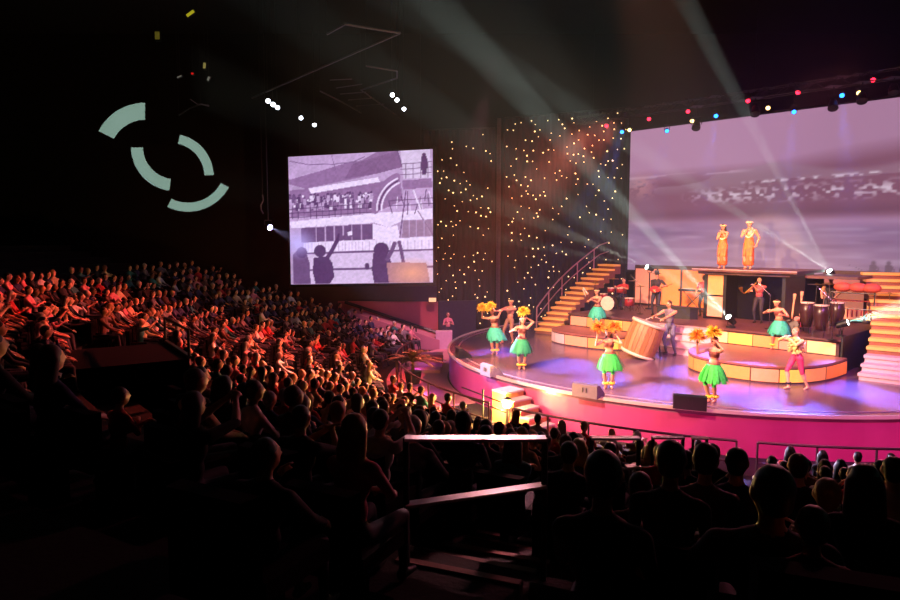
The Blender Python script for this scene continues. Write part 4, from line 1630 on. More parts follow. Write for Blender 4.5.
class Fig:
    """collects tapered limbs; local frame: facing -Y, left hand at +X"""

    def __init__(self):
        self.p = []

    def cap(self, p0, r0, p1, r1, tag_):
        self.p.append(('c', Vector(p0), r0, Vector(p1), r1, tag_))

    def ell(self, c, r, tag_, M=None):
        self.p.append(('e', Vector(c), Vector(r), M or Matrix.Identity(3), 0, tag_))

    def dist(self, X):
        """signed distance of every point to every part"""
        D = []
        for q in self.p:
            if q[0] == 'c':
                a, b = np.array(q[1]), np.array(q[3])
                d = b - a
                t = np.clip(((X - a) @ d) / (d @ d + 1e-9), 0, 1)
                D.append(np.linalg.norm(X - a - t[:, None] * d, axis=1) - (q[2] + (q[4] - q[2]) * t))
            else:
                M = np.array(q[3])
                Y = (X - np.array(q[1])) @ M
                r = np.array(q[2])
                k = np.linalg.norm(Y / r, axis=1)
                D.append((k - 1) * min(r))
        return np.array(D)

    def build(self, name, tags, mats, voxel, smooth=2, tris=None, want_obj=True):
        mb = MB()
        for q in self.p:
            if q[0] == 'c':
                cap_mesh(mb, q[1], q[2], q[3], q[4])
            else:
                mb.ell(q[1], q[2], n=14, M=q[3])
        me = mb.mesh(name + '_raw', [])
        ob = bpy.data.objects.new(name + '_raw', me)
        col.objects.link(ob)
        rm = ob.modifiers.new('r', 'REMESH')
        rm.mode = 'VOXEL'
        rm.voxel_size = voxel
        rm.use_smooth_shade = True
        if smooth:
            sm = ob.modifiers.new('s', 'SMOOTH')
            sm.iterations = smooth
            sm.factor = .5
        if tris:
            dg = bpy.context.evaluated_depsgraph_get()
            nf = len(ob.evaluated_get(dg).to_mesh().polygons)
            dc = ob.modifiers.new('d', 'DECIMATE')
            dc.ratio = min(1.0, tris / (2.0 * nf))
        dg = bpy.context.evaluated_depsgraph_get()
        out = bpy.data.meshes.new_from_object(ob.evaluated_get(dg))
        out.name = name
        bpy.data.objects.remove(ob)
        bpy.data.meshes.remove(me)
        n = len(out.polygons)
        C = np.zeros(n * 3)
        out.polygons.foreach_get('center', C)
        D = self.dist(C.reshape(-1, 3))
        tg = [tags.index(q[5]) for q in self.p]
        mi = np.array(tg)[np.argmin(D, axis=0)]
        out.materials.clear()
        for m in mats:
            out.materials.append(m)
        out.polygons.foreach_set('material_index', mi.astype(np.int32))
        out.polygons.foreach_set('use_smooth', np.ones(n, bool))
        out.update()
        return out


def hand(F, w, d, up, tag_, fist=False, fine=True):
    """palm and five fingers from wrist w along d; up = back of the hand, thumb side chosen by sign"""
    d = Vector(d).normalized()
    up = Vector(up)
    up = (up - d * up.dot(d)).normalized()
    sd_ = d.cross(up)
    F.cap(w, .026, w + d * .05, .030, tag_)
    pc = w + d * .055
    for i in range(4):
        o = sd_ * (-.027 + .018 * i)
        ln = (.068, .078, .074, .058)[i]
        k = pc + o + d * .035
        curl = .75 if fist else .28
        m_ = k + (d * math.cos(curl) - up * math.sin(curl)) * ln * .55
        e = m_ + (d * math.cos(curl * 2) - up * math.sin(curl * 2)) * ln * .5
        F.cap(pc + o * .8, .012, k, .0105, tag_)
        F.cap(k, .010, m_, .009, tag_)
        F.cap(m_, .009, e, .008, tag_)
    b = w + d * .02 - sd_ * .028
    m_ = b + (d * .6 - sd_ * .7 - up * .2).normalized() * .045
    F.cap(b, .014, m_, .0115, tag_)
    F.cap(m_, .0115, m_ + (d * .9 - up * .4).normalized() * .035, .009, tag_)


def human(pelvis=(0, 0, .93), chest_dir=(0, 0, 1), twist=0.0, feet=((.1, 0, 0), (-.1, 0, 0)), hands=((.3, -.1, .9), (-.3, -.1, .9)),
          look=(0, -1, 0), elbow=((.6, .6, -.4), (-.6, .6, -.4)), knee=((.15, -1, 0), (-.15, -1, 0)), sex='f', toe=None,
          T=('top', 'sleeve', 'skin', 'bottom', 'skin', 'skin'), fine=True, fist=False, scale=1.0, hand_up=None, face=True):
    """T = torso, upper arm, forearm, thigh, shin, foot tags"""
    F = Fig()
    P = Vector(pelvis)
    cd = Vector(chest_dir).normalized()
    m = sex == 'm'
    sw, hw = (.195, .095) if m else (.165, .105)
    tw = Matrix.Rotation(twist, 3, 'Z')
    waist = P + cd * .15
    chest = P + cd * .34
    neck = P + cd * .52
    lat = tw @ Vector((1, 0, 0))
    lat = (lat - cd * lat.dot(cd)).normalized()
    fwd = lat.cross(cd).normalized()
    if fwd.dot(tw @ Vector((0, -1, 0))) < 0:
        fwd = -fwd
    hl = Vector((1, 0, 0))
    # trunk
    F.ell(P + Vector((0, .01, .0)), (.155 if m else .165, .105, .12), T[3])
    bm = Matrix((lat, -fwd, cd)).transposed()
    F.ell(waist, (.135 if m else .118, .09, .13), T[0], bm)
    F.ell(chest, (.168 if m else .142, .105, .16), T[0], bm)
    F.ell(chest + cd * .10, (.175 if m else .145, .088, .10), T[0], bm)
    if not m:
        for s in (-1, 1):
            F.ell(chest + lat * .062 * s + fwd * .075 + cd * .02, (.056, .05, .056), T[0], bm)
    for s in (-1, 1):
        F.cap(neck - cd * .06 + lat * .06 * s, .05, neck - cd * .075 + lat * (sw - .02) * s, .055, T[0])
    # neck and head
    lk = Vector(look).normalized()
    hu = (cd * .6 + Vector((0, 0, .4)))
    F.cap(neck - cd * .03, .052 if m else .045, neck + cd * .075 + lk * .012, .05 if m else .043, 'skin')
    hc = neck + cd * .165 + lk * .02
    hx = lk.cross(Vector((0, 0, 1))).normalized()
    hz_ = hx.cross(lk).normalized()
    HM = Matrix((hx, -lk, hz_)).transposed()
    F.ell(hc, (.074, .092, .105), 'skin', HM)
    F.ell(hc - hz_ * .05 + lk * .028, (.056, .062, .062), 'skin', HM)
    if face:
        F.cap(hc + lk * .088 + hz_ * .012, .010, hc + lk * .108 - hz_ * .022, .014, 'skin')
        for s in (-1, 1):
            F.ell(hc + hx * .077 * s - lk * -.008 - hz_ * .005, (.012, .022, .032), 'skin', HM)
            F.ell(hc + hx * .031 * s + lk * .083 + hz_ * .008, (.015, .010, .009), 'eye', HM)
            F.cap(hc + hx * .016 * s + lk * .088 + hz_ * .028, .006, hc + hx * .047 * s + lk * .078 + hz_ * .028, .006, 'hair')
        F.cap(hc + hx * .02 + lk * .084 - hz_ * .052, .008, hc - hx * .02 + lk * .084 - hz_ * .052, .008, 'lip')
    info = dict(head=hc, HM=HM, look=lk, hx=hx, hz=hz_, neck=neck, chest=chest, P=P, lat=lat, cd=cd, fwd=fwd, sw=sw)
    # arms
    info['wrist'], info['hand_dir'] = [], []
    for i, s in enumerate((1, -1)):
        sh_ = neck - cd * .08 + lat * sw * s
        e, w = ik(sh_, hands[i], .285, .255, elbow[i])
        a = 1.12 if m else .92
        F.cap(sh_, .054 * a, e, .038 * a, T[1])
        F.cap(e, .037 * a, w, .025 * a, T[2])
        F.ell(sh_.lerp(e, .45) + Vector((0, 0, 0)), (.044 * a, .044 * a, .044 * a), T[1])
        F.ell(e.lerp(w, .28), (.038 * a, .038 * a, .038 * a), T[2])
        hd = (w - e).normalized()
        if fine:
            hup = Vector(hand_up[i]) if hand_up else (lat * s * .6 + Vector((0, 0, .6)) + fwd * .1)
            hand(F, w, hd, hup, 'skin', fist)
        else:
            F.cap(w, .028, w + hd * .09, .03, 'skin')
        info['wrist'].append(w)
        info['hand_dir'].append(hd)
    # legs
    for i, s in enumerate((1, -1)):
        h = P + hl * hw * s - Vector((0, 0, .04))
        an = Vector(feet[i]) + Vector((0, 0, .085))
        k, an = ik(h, an, .43, .42, knee[i])
        a = 1.05 if m else 1.0
        F.cap(h, .088 * a, k, .055 * a, T[3] if T[3] != 'bottom_short' else 'bottom')
        F.cap(k, .054 * a, an, .034 * a, T[4])
        F.ell(k.lerp(an, .3) + (an - k).cross(Vector((1, 0, 0))).normalized() * -.012, (.056 * a, .058 * a, .10 * a), T[4])
        td = Vector(toe[i]) if toe else Vector((.12 * s, -1, 0))
        td = td.normalized()
        F.cap(an - td * .03 - Vector((0, 0, .045)), .04, an + td * .13 - Vector((0, 0, .06)), .026, T[5])
    return F, info


def hair_short(I, k=1.0, top=0.0):
    F = Fig()
    hc, HM, lk, hz_ = I['head'], I['HM'], I['look'], I['hz']
    F.ell(hc - lk * .018 * k + hz_ * (.028 + top), (.082 * k, .092 * k, .092 * k), 'hair', HM)
    F.ell(hc - lk * .045 - hz_ * .03, (.07 * k, .058 * k, .06 * k), 'hair', HM)
    return F


def hair_long(I, length=.28, k=1.0):
    F = hair_short(I, 1.03 * k)
    hc, lk, hz_, hx, HM = I['head'], I['look'], I['hz'], I['hx'], I['HM']
    for s in (-1, -.35, .35, 1):
        p0 = hc + hx * .058 * s - lk * (.05 - .03 * abs(s))
        p1 = hc + hx * .075 * s - lk * .085 - hz_ * length + Vector((0, 0, 0))
        F.cap(p0, .045, p0.lerp(p1, .5) - lk * .012, .048, 'hair')
        F.cap(p0.lerp(p1, .5) - lk * .012, .048, p1, .03, 'hair')
    return F


SKIN = {'tan': mat('tan_skin', (0.78, 0.54, 0.40), .5, var=.06), 'fair': mat('fair_skin', (0.86, 0.66, 0.55), .5, var=.06),
        'brown': mat('brown_skin', (0.55, 0.36, 0.26), .5, var=.06)}
HAIRC = {'black': mat('black_hair', (0.07, 0.05, 0.05), .45, var=.3, scale=40), 'brown': mat('brown_hair', (0.24, 0.14, 0.09), .5, var=.3, scale=40),
         'blonde': mat('blonde_hair', (0.72, 0.55, 0.34), .5, var=.2, scale=40), 'grey': mat('grey_hair', (0.62, 0.60, 0.60), .55, var=.15, scale=40)}
M_eye = mat('dark_eye', (0.10, 0.07, 0.06), .3)
M_lip = mat('lip', (0.60, 0.25, 0.24), .4)
M_denim = mat('dark_trousers', (0.14, 0.14, 0.20), .8, var=.15)
M_shoe = mat('dark_shoe', (0.08, 0.07, 0.07), .5)
CLOTH = {}
for nm, c in (('white', (.86, .84, .82)), ('black', (.08, .07, .08)), ('red', (.66, .14, .14)), ('navy', (.12, .14, .30)), ('grey', (.42, .40, .42)),
              ('cream', (.82, .72, .56)), ('teal', (.15, .42, .42)), ('pink', (.82, .50, .54)), ('brown', (.35, .22, .15))):
    CLOTH[nm] = mat(nm + '_shirt', c, .85, var=.14, scale=14)

# ------------------------------------------------------------------ audience
TAGS = ['skin', 'top', 'sleeve', 'bottom', 'eye', 'lip', 'hair', 'shoe']


def seated(pose, sex, long_sleeve):
    hands = {'lap': ((.10, -.34, .66), (-.08, -.33, .66)), 'clap': ((.035, -.36, 1.0), (-.035, -.36, 1.0)), 'chin': ((.05, -.16, 1.02), (-.16, -.36, .64)),
             'phone': ((.06, -.36, 1.18), (-.06, -.36, 1.18)), 'wide': ((.30, -.28, .66), (-.30, -.28, .66)), 'fold': ((-.10, -.22, .86), (.10, -.24, .84))}[pose]
    T = ('top', 'top', 'top' if long_sleeve else 'skin', 'bottom', 'bottom', 'shoe')
    lookx = {'lap': 0, 'clap': .15, 'chin': -.2, 'phone': 0, 'wide': .3, 'fold': -.1}[pose]
    return human(pelvis=(0, .08, .53), chest_dir=(0, -.06 if pose != 'wide' else .12, 1), feet=((.12, -.42, 0), (-.12, -.40, 0)), hands=hands,
                 look=(lookx, -1, .05), sex=sex, T=T, elbow=((.7, .3, -.6), (-.7, .3, -.6)), knee=((.1, -.4, 1), (-.1, -.4, 1)), fist=(pose in ('phone', 'fold')))


VARIANTS = []   # (near body, far body, tiny body, near hair list)
base_mats = [SKIN['fair'], CLOTH['grey'], CLOTH['grey'], M_denim, M_eye, M_lip, HAIRC['brown'], M_shoe]
for pose, sex, ls in (('lap', 'f', False), ('clap', 'f', False), ('chin', 'm', True), ('phone', 'm', False), ('wide', 'm', False), ('fold', 'f', True), ('clap', 'm', False), ('lap', 'm', True)):
    F, I = seated(pose, sex, ls)
    near = F.build('person', TAGS, base_mats, .016, 2)
    far = F.build('person', TAGS, base_mats, .024, 1, tris=1300)
    tiny = F.build('person', TAGS, base_mats, .045, 0, tris=320)
    hs = hair_short(I).build('hair', ['hair'], [HAIRC['brown']], .02, 1, tris=420)
    hl = hair_long(I).build('hair', ['hair'], [HAIRC['brown']], .02, 1, tris=620)
    ht = hair_short(I).build('hair', ['hair'], [HAIRC['brown']], .035, 0, tris=90)
    VARIANTS.append(dict(near=near, far=far, tiny=tiny, short=hs, long=hl, ht=ht, sex=sex, pose=pose))

# seat: cushion, back and arms in one small mesh; stands under each spectator
M_seat = mat('dark_plush_seat', (0.06, 0.025, 0.03), .95, var=.25, scale=20, spec=.1)
sb_ = MB()
sb_.box((0, .06, .40), (.46, .46, .10))
sb_.prism([(-.24, .32), (.24, .32), (.22, .42), (-.22, .42)], .36, .92)
sb_.box((-.265, .08, .56), (.05, .40, .05))
sb_.box((.265, .08, .56), (.05, .40, .05))
sb_.box((0, .1, .175), (.08, .3, .35))
sb_.box((0, .1, .015), (.4, .36, .03))
seat_mesh = sb_.mesh('theatre_seat', M_seat)
sb2 = MB()
sb2.box((0, .06, .40), (.46, .46, .10))
sb2.prism([(-.24, .32), (.24, .32), (.22, .42), (-.22, .42)], .36, .86)
sb2.box((0, .1, .175), (.08, .3, .35))
sb2.box((0, .1, .015), (.4, .36, .03))
near_seat_mesh = sb2.mesh('theatre_seat', M_seat)

HOLE = [(50, 325), (110, 312), (172, 332), (182, 372), (165, 400), (60, 395)]


def pin(p, poly):
    return bool(inpoly(np.array([p[0]]), np.array([p[1]]), poly)[0])


spots = []
prs = random.Random(21)
for k in range(NROW):
    r = rowr(k)
    T0 = th_start(r)
    nth = int((TH1 - T0 - .02) * r / .57)
    for i in range(nth):
        th = T0 + .02 + (TH1 - T0 - .04) * (i + .5) / nth
        x, y = CX + r * math.cos(th), CY + r * math.sin(th)
        d = math.hypot(x, y)
        occ = prs.random()
        jit = [prs.uniform(-.03, .03), prs.uniform(-.03, .03)]
        if y < 1.5 or d < 6.3:
            continue
        if th < math.radians(222) and r > 23.6:
            continue
        # radial aisles
        if any(abs(th - math.radians(a)) * r < .55 for a in (176, 201, 226, 251)):
            continue
        px, py, f = project((x, y, fz(r) + 1.2))
        if not (-25 < px < 925 and py < 640):
            continue
        if pin((px, py), HOLE):
            continue
        if th < math.radians(158) and r < 13:
            continue
        if occ > .93:
            continue
        spots.append((d, x + jit[0], y + jit[1], fz(r), th, r, px, py))
spots.sort()
print('audience spots', len(spots))

GROUPN = 'audience seated in the raked rows'


def zone(th, r, px):
    a = math.degrees(th)
    if a < 168:
        return 'below the side screen' if r < 19 else 'in far rows below the side screen'
    if a < 201:
        return 'in the front stalls beside the palm' if r < 15 else ('in the middle rows beyond the first aisle' if r < 20 else 'high in rows along the dark wall')
    if a < 226:
        return 'in the front stalls facing the access steps' if r < 15 else ('in the middle rows facing the access steps' if r < 20 else 'in upper rows facing the access steps')
    if a < 251:
        return 'in the front rows below the magenta stage front' if r < 16 else 'in rows behind the pink-lit handrails'
    return 'in the front rows below the black stage monitor' if r < 16 else 'in rows facing the black stage monitor'


def place_person(x, y, z, th, lvl, v, hairstyle, hairc, shirt, skin, label, scale=1.0, yaw_off=0.0, group=GROUPN):
    d = Vector((CX - x, CY - y))
    yaw = math.atan2(d.x, -d.y) + yaw_off
    V = VARIANTS[v]
    o = bpy.data.objects.new('person', V[lvl])
    o.location = (x, y, z)
    o.rotation_euler = (0, 0, yaw)
    o.scale = (scale,) * 3
    col.objects.link(o)
    for i, m in ((0, SKIN[skin]), (1, CLOTH[shirt]), (2, CLOTH[shirt]), (6, HAIRC[hairc])):
        o.material_slots[i].link = 'OBJECT'
        o.material_slots[i].material = m
    if hairstyle != 'bald':
        h = bpy.data.objects.new('hair', V[hairstyle])
        col.objects.link(h)
        h.parent = o
        h.material_slots[0].link = 'OBJECT'
        h.material_slots[0].material = HAIRC[hairc]
    tag(o, label, 'person', group)
    return o


def place_seat(x, y, z, yaw, label):
    o = bpy.data.objects.new('theatre_seat', seat_mesh)
    o.location = (x, y, z)
    o.rotation_euler = (0, 0, yaw)
    col.objects.link(o)
    tag(o, label, 'seat', 'plush seats in the raked rows')
    return o


def rand_look(r_):
    hairc = r_.choices(['black', 'brown', 'blonde', 'grey'], [4, 4, 1.6, 1.6])[0]
    shirt = r_.choices(list(CLOTH), [2, 5, 1.6, 3, 2, 1.2, 1, 1.2, 2])[0]
    skin = r_.choices(['fair', 'tan', 'brown'], [4, 3, 1])[0]
    return hairc, shirt, skin


# hand-placed spectators nearest the camera: pixel x, pixel y of head top, distance
near_list = [
    (605, 447, 2.75, 0, 'short', 'black', 'black', 'dark-haired spectator in black beside the short pink-lit handrail'),
    (672, 438, 3.25, 0, 'short', 'black', 'black', 'short-haired woman in a black dress with bare arms behind handrail'),
    (706, 441, 4.0, 5, 'short', 'brown', 'grey', 'brown-haired spectator in grey next to the woman in black dress'),
    (737, 446, 4.7, 2, 'short', 'black', 'navy', 'dark-haired man in navy two seats from the woman in black dress'),
    (771, 452, 2.7, 4, 'short', 'black', 'black', 'broad dark-haired man in black blocking view of the stage front'),
    (641, 470, 3.9, 5, 'short', 'brown', 'brown', 'small brown-haired spectator low between two taller dark heads'),
    (798, 452, 4.9, 2, 'short', 'brown', 'navy', 'brown-haired man in navy hunched beyond the broad man'),
    (864, 462, 3.6, 5, 'long', 'black', 'black', 'long black-haired woman in black behind the row of low heads'),
    (827, 476, 4.1, 0, 'short', 'blonde', 'pink', 'fair-haired spectator in pink low behind the long-haired woman'),
    (812, 528, 2.4, 1, 'short', 'brown', 'brown', 'brown-haired child low in front of the broad man'),
    (893, 455, 5.2, 7, 'short', 'brown', 'white', 'brown-haired man in white near the end of the rows'),
    (357, 412, 3.9, 0, 'long', 'blonde', 'pink', 'long blonde-haired woman in pink beside the handrail end'),
    (303, 404, 4.6, 6, 'short', 'black', 'black', 'dark-haired man in black with face lit red beside blonde woman'),
    (382, 408, 5.4, 3, 'short', 'brown', 'white', 'brown-haired man in white ahead of the blonde woman'),
    (414, 414, 5.9, 2, 'short', 'grey', 'grey', 'grey-haired man in grey ahead of the handrail corner'),
    (268, 436, 3.1, 2, 'short', 'black', 'black', 'dark-haired man in black resting chin on hand in the foreground'),
    (196, 390, 5.3, 3, 'long', 'brown', 'black', 'long brown-haired woman in black holding a phone in the dark rows'),
    (122, 386, 5.6, 5, 'short', 'brown', 'red', 'brown-haired spectator in red in the dark near rows'),
    (55, 380, 6.0, 2, 'short', 'blonde', 'cream', 'fair-haired man in cream leaning at the edge of the dark rows'),
    (440, 419, 7.3, 5, 'short', 'brown', 'black', 'brown-haired spectator in black just past the handrail top'),
    (487, 424, 7.5, 2, 'short', 'black', 'grey', 'dark-haired man in grey before the golden access steps'),
    (523, 426, 7.7, 0, 'long', 'blonde', 'cream', 'long blonde-haired woman in cream before the golden access steps'),
    (570, 440, 5.8, 7, 'short', 'black', 'black', 'dark-haired man in black between the two handrails'),
]
count = 0
taken = []
for (px, pyt, dY, v, hs_, hc_, sh_, lab) in near_list:
    p = at(px, pyt, dY)
    r = math.hypot(p.x - CX, p.y - CY)
    k = max(0, round((r - ROW0) / PITCHR))
    z = fz(rowr(k))
    s = (p.z - z) / 1.33
    s2 = max(.72, min(1.16, s))
    zz = z
    th = math.atan2(p.y - CY, p.x - CX) % (2 * math.pi)
    o = place_person(p.x, p.y, zz, th, 'near', v, hs_, hc_, sh_, 'fair' if hc_ != 'black' else 'tan', lab, s2)
    yaw = o.rotation_euler[2]
    so = place_seat(p.x, p.y, zz, yaw, ' '.join(('dark plush seat under the ' + lab).split()[:16]))
    so.data = near_seat_mesh
    taken.append((p.x, p.y))
    count += 1
lrs = random.Random(5)
crowd_parts = []
seat_parts = []
for (d, x, y, z, th, r, px, py) in spots:
    if any((x - a) ** 2 + (y - b) ** 2 < .42 ** 2 for a, b in taken):
        continue
    hairc, shirt, skin = rand_look(lrs)
    v = lrs.choices(range(8), [5, .8, 4, .5, 1.5, 5, .7, 5])[0]
    sx = VARIANTS[v]['sex']
    hstyle = 'long' if (sx == 'f' and lrs.random() < .6) else ('bald' if (sx == 'm' and lrs.random() < .12) else 'short')
    s = lrs.uniform(.93, 1.06)
    yo = lrs.uniform(-.25, .25)
    dv = Vector((CX - x, CY - y))
    yaw = math.atan2(dv.x, -dv.y)
    if count < 300:
        hw_ = {'long': f'long {hairc} hair', 'short': f'short {hairc} hair', 'bald': 'a shaved head'}[hstyle]
        pz = {'lap': 'hands in lap', 'clap': 'hands clapping', 'chin': 'chin on hand', 'phone': 'phone hands raised', 'wide': 'leaning back', 'fold': 'arms folded'}[VARIANTS[v]['pose']]
        if pz == 'phone hands raised':
            pz = 'both hands raised'
        lab = f'{shirt}-shirted spectator with {hw_}, {pz}, {zone(th, r, px)}'
        if len(lab.split()) > 16:
            lab = f'{shirt}-shirted spectator with {hw_} {zone(th, r, px)}'
        place_person(x, y, z, th, 'far', v, hstyle, hairc, shirt, skin, lab, s, yo)
        place_seat(x, y, z, yaw, 'dark plush theatre seat ' + zone(th, r, px))
        count += 1
    else:
        crowd_parts.append((x, y, z, yaw + yo, v, hairc, shirt, skin, s))
        seat_parts.append((x, y, z, yaw))
print('individuals', count, 'crowd', len(crowd_parts))

# the rest of the crowd, too many to single out: one mesh
cm = list(SKIN.values()) + list(CLOTH.values()) + [M_denim, M_eye, M_lip, M_shoe] + list(HAIRC.values())
ci = {m.name: i for i, m in enumerate(cm)}
tiny_np = []
for V in VARIANTS:
    out = []
    for me in (V['tiny'], V['ht']):
        nv = len(me.vertices)
        co = np.zeros(nv * 3)
        me.vertices.foreach_get('co', co)
        out.append((co.reshape(-1, 3), [tuple(p.vertices) for p in me.polygons], [p.material_index for p in me.polygons]))
    tiny_np.append(out)
vs_all, fs_all, mi_all, off = [], [], [], 0
for (x, y, z, yaw, v, hairc, shirt, skin, s) in crowd_parts:
    c, sn_ = math.cos(yaw), math.sin(yaw)
    R_ = np.array([[c, sn_, 0], [-sn_, c, 0], [0, 0, 1]])
    lut = [ci[SKIN[skin].name], ci[CLOTH[shirt].name], ci[CLOTH[shirt].name], ci[M_denim.name], ci[M_eye.name], ci[M_lip.name], ci[HAIRC[hairc].name], ci[M_shoe.name]]
    for j, (co, fc, mi) in enumerate(tiny_np[v]):
        vs_all.append(co @ R_ * s + np.array([x, y, z]))
        fs_all += [tuple(i + off for i in f) for f in fc]
        mi_all += [lut[m] if j == 0 else ci[HAIRC[hairc].name] for m in mi]
        off += len(co)
if vs_all:
    me = bpy.data.meshes.new('distant_crowd')
    me.from_pydata(np.concatenate(vs_all).tolist(), [], fs_all)
    for m in cm:
        me.materials.append(m)
    me.polygons.foreach_set('material_index', mi_all)
    me.polygons.foreach_set('use_smooth', [True] * len(fs_all))
    me.update()
    o = bpy.data.objects.new('distant_crowd', me)
    col.objects.link(o)
    tag(o, 'far mass of seated spectators filling the back rows of the house', 'crowd', kind='stuff')
    mb = MB()
    sv = [v.co.copy() for v in seat_mesh.vertices]
    sf = [tuple(p.vertices) for p in seat_mesh.polygons]
    for (x, y, z, yaw) in seat_parts:
        R_ = RZ(yaw)
        T_ = Vector((x, y, z))
        mb.add([R_ @ q + T_ for q in sv], sf)
    o = mb.build('distant_seats', M_seat)
    tag(o, 'far rows of dark plush seats under the mass of spectators', 'seats', kind='stuff')

# ------------------------------------------------------------------ handrails and aisle steps near the camera
M_nrail = mat('near_rail_paint', (0.88, 0.78, 0.78), .38, var=.06, metal=.25)
M_nosing = mat('aisle_nosing', (0.55, 0.40, 0.38), .5, var=.1)


def near_rail(pix_top, pix_low, dY, posts, label, th=.022):
    a, b = at(*pix_top[0], dY), at(*pix_top[1], dY)
    m = (a + b) / 2
    r = math.hypot(m.x - CX, m.y - CY)
    k = max(0, round((r - ROW0) / PITCHR))
    g = fz(rowr(k))
    t = thing('handrail', label, 'handrail', (m.x, m.y, g))
    local(MB().box(m, ((b - a).length, .10, th), Matrix.Rotation(math.atan2(b.y - a.y, b.x - a.x), 3, 'Z')).build('top_rail', M_nrail, t))
    if pix_low:
        c, d = at(*pix_low[0], dY), at(*pix_low[1], dY)
        local(MB().box((c + d) / 2, ((d - c).length, .10, th), Matrix.Rotation(-math.atan2((d - c).z, (d - c).x), 3, 'Y')).build('lower_rail', M_nrail, t))
    for px in posts:
        p = at(px, pix_top[0][1], dY)
        local(MB().tube((p.x, p.y, g), p, th * 1.1, n=8).build('post', M_black, t))


near_rail([(405, 438), (546, 439)], [(406, 505), (546, 485)], 4.7, (406, 545), 'wide pink-lit handrail with slanted lower bar over the aisle', .022)
near_rail([(591, 438), (640, 438)], [(626, 467), (640, 466)], 6.6, (592, 639), 'short pink-lit handrail with thick post past the aisle', .022)
near_rail([(652, 437), (684, 438)], None, 8.0, (653, 683), 'little pink-lit handrail beside the short-haired woman', .02)
near_rail([(692, 438), (708, 438)], None, 9.0, (693, 707), 'tiny pink-lit handrail stub before the stage front', .02)

# aisle steps in the foreground: radial from the camera's feet to the stage
ad = Vector((0.367, 0.93, 0)).normalized()
asd = Vector((ad.y, -ad.x, 0))
ais = thing('aisle_steps', 'dark carpeted aisle steps with pale nosing strips by the handrail', 'steps', (0.15, 4.9, fz(21.5)))
for i in range(5):
    c = Vector((0.15, 4.9, 0)) + ad * (.47 * (i - 1))
    r = math.hypot(c.x - CX, c.y - CY)
    z = fz(r) + .06
    mb = MB()
    R_ = RZ(math.atan2(asd.y, asd.x))
    mb.box(c + Vector((0, 0, z - .15)), (1.0, .47, .3), R_, 0)
    mb.box(c + ad * .19 + Vector((0, 0, z + .008)), (.98, .07, .016), R_, 1)
    local(mb.build('step', [M_carpet, M_nosing], ais))

# ------------------------------------------------------------------ performers
M_yellow = mat('yellow_feather', (0.95, 0.74, 0.16), .7, var=.2, scale=12)
M_orange = mat('orange_feather', (0.93, 0.55, 0.14), .7, var=.2, scale=12)
M_gourd = mat('gourd_rattle', (0.45, 0.25, 0.12), .5)
SKIRT = {'green': mat('bright_green_grass', (0.20, 0.78, 0.26), .7, var=.25, scale=20), 'teal': mat('teal_grass', (0.22, 0.72, 0.58), .7, var=.25, scale=20),
         'deep': mat('deep_green_grass', (0.14, 0.58, 0.36), .7, var=.25, scale=20)}
M_bandeau = mat('brown_bandeau', (0.42, 0.20, 0.14), .7)
M_vest = mat('grey_vest', (0.40, 0.36, 0.42), .7)
M_jeans = mat('faded_jeans', (0.36, 0.36, 0.46), .8)
M_pinkshorts = mat('pink_shorts', (0.85, 0.22, 0.42), .7)
M_palejacket = mat('pale_yellow_jacket', (0.90, 0.80, 0.52), .75, var=.15, scale=10)
M_tapa = mat('red_orange_print', (0.85, 0.36, 0.14), .7, var=.55, scale=6)
M_flower = mat('flower_crown', (0.93, 0.80, 0.55), .7, var=.3, scale=30)
M_lei = mat('pale_lei', (0.94, 0.84, 0.60), .7, var=.25, scale=30)
M_ankle = mat('yellow_anklet', (0.92, 0.75, 0.20), .7, var=.25, scale=20)
M_darkshirt = mat('dark_shirt', (0.14, 0.11, 0.13), .8)
PT = ['skin', 'top', 'sleeve', 'bottom', 'eye', 'lip', 'hair', 'shoe']


def performer(label, px, py, z, yaw, kw, mats, hair='long', hairc='black', scale=1.0, loc=None):
    F, I = human(**kw)
    skin, top, bottom, shoe = mats
    me = F.build('person', PT, [skin, top, top, bottom, M_eye, M_lip, HAIRC[hairc], shoe], .013, 3)
    o = bpy.data.objects.new('person', me)
    p = Vector(loc) if loc is not None else on(px, py, z)
    o.location = (p.x, p.y, z)
    o.rotation_euler = (0, 0, yaw)
    o.scale = (scale,) * 3
    col.objects.link(o)
    tag(o, label, 'person')
    if hair:
        hf = hair_long(I, .30) if hair == 'long' else hair_short(I)
        h = bpy.data.objects.new('hair', hf.build('hair', ['hair'], [HAIRC[hairc]], .016, 2))
        col.objects.link(h)
        h.parent = o
    return o, I


def to_world(o, p):
    return Matrix.LocRotScale(o.location, o.rotation_euler, o.scale) @ Vector(p)


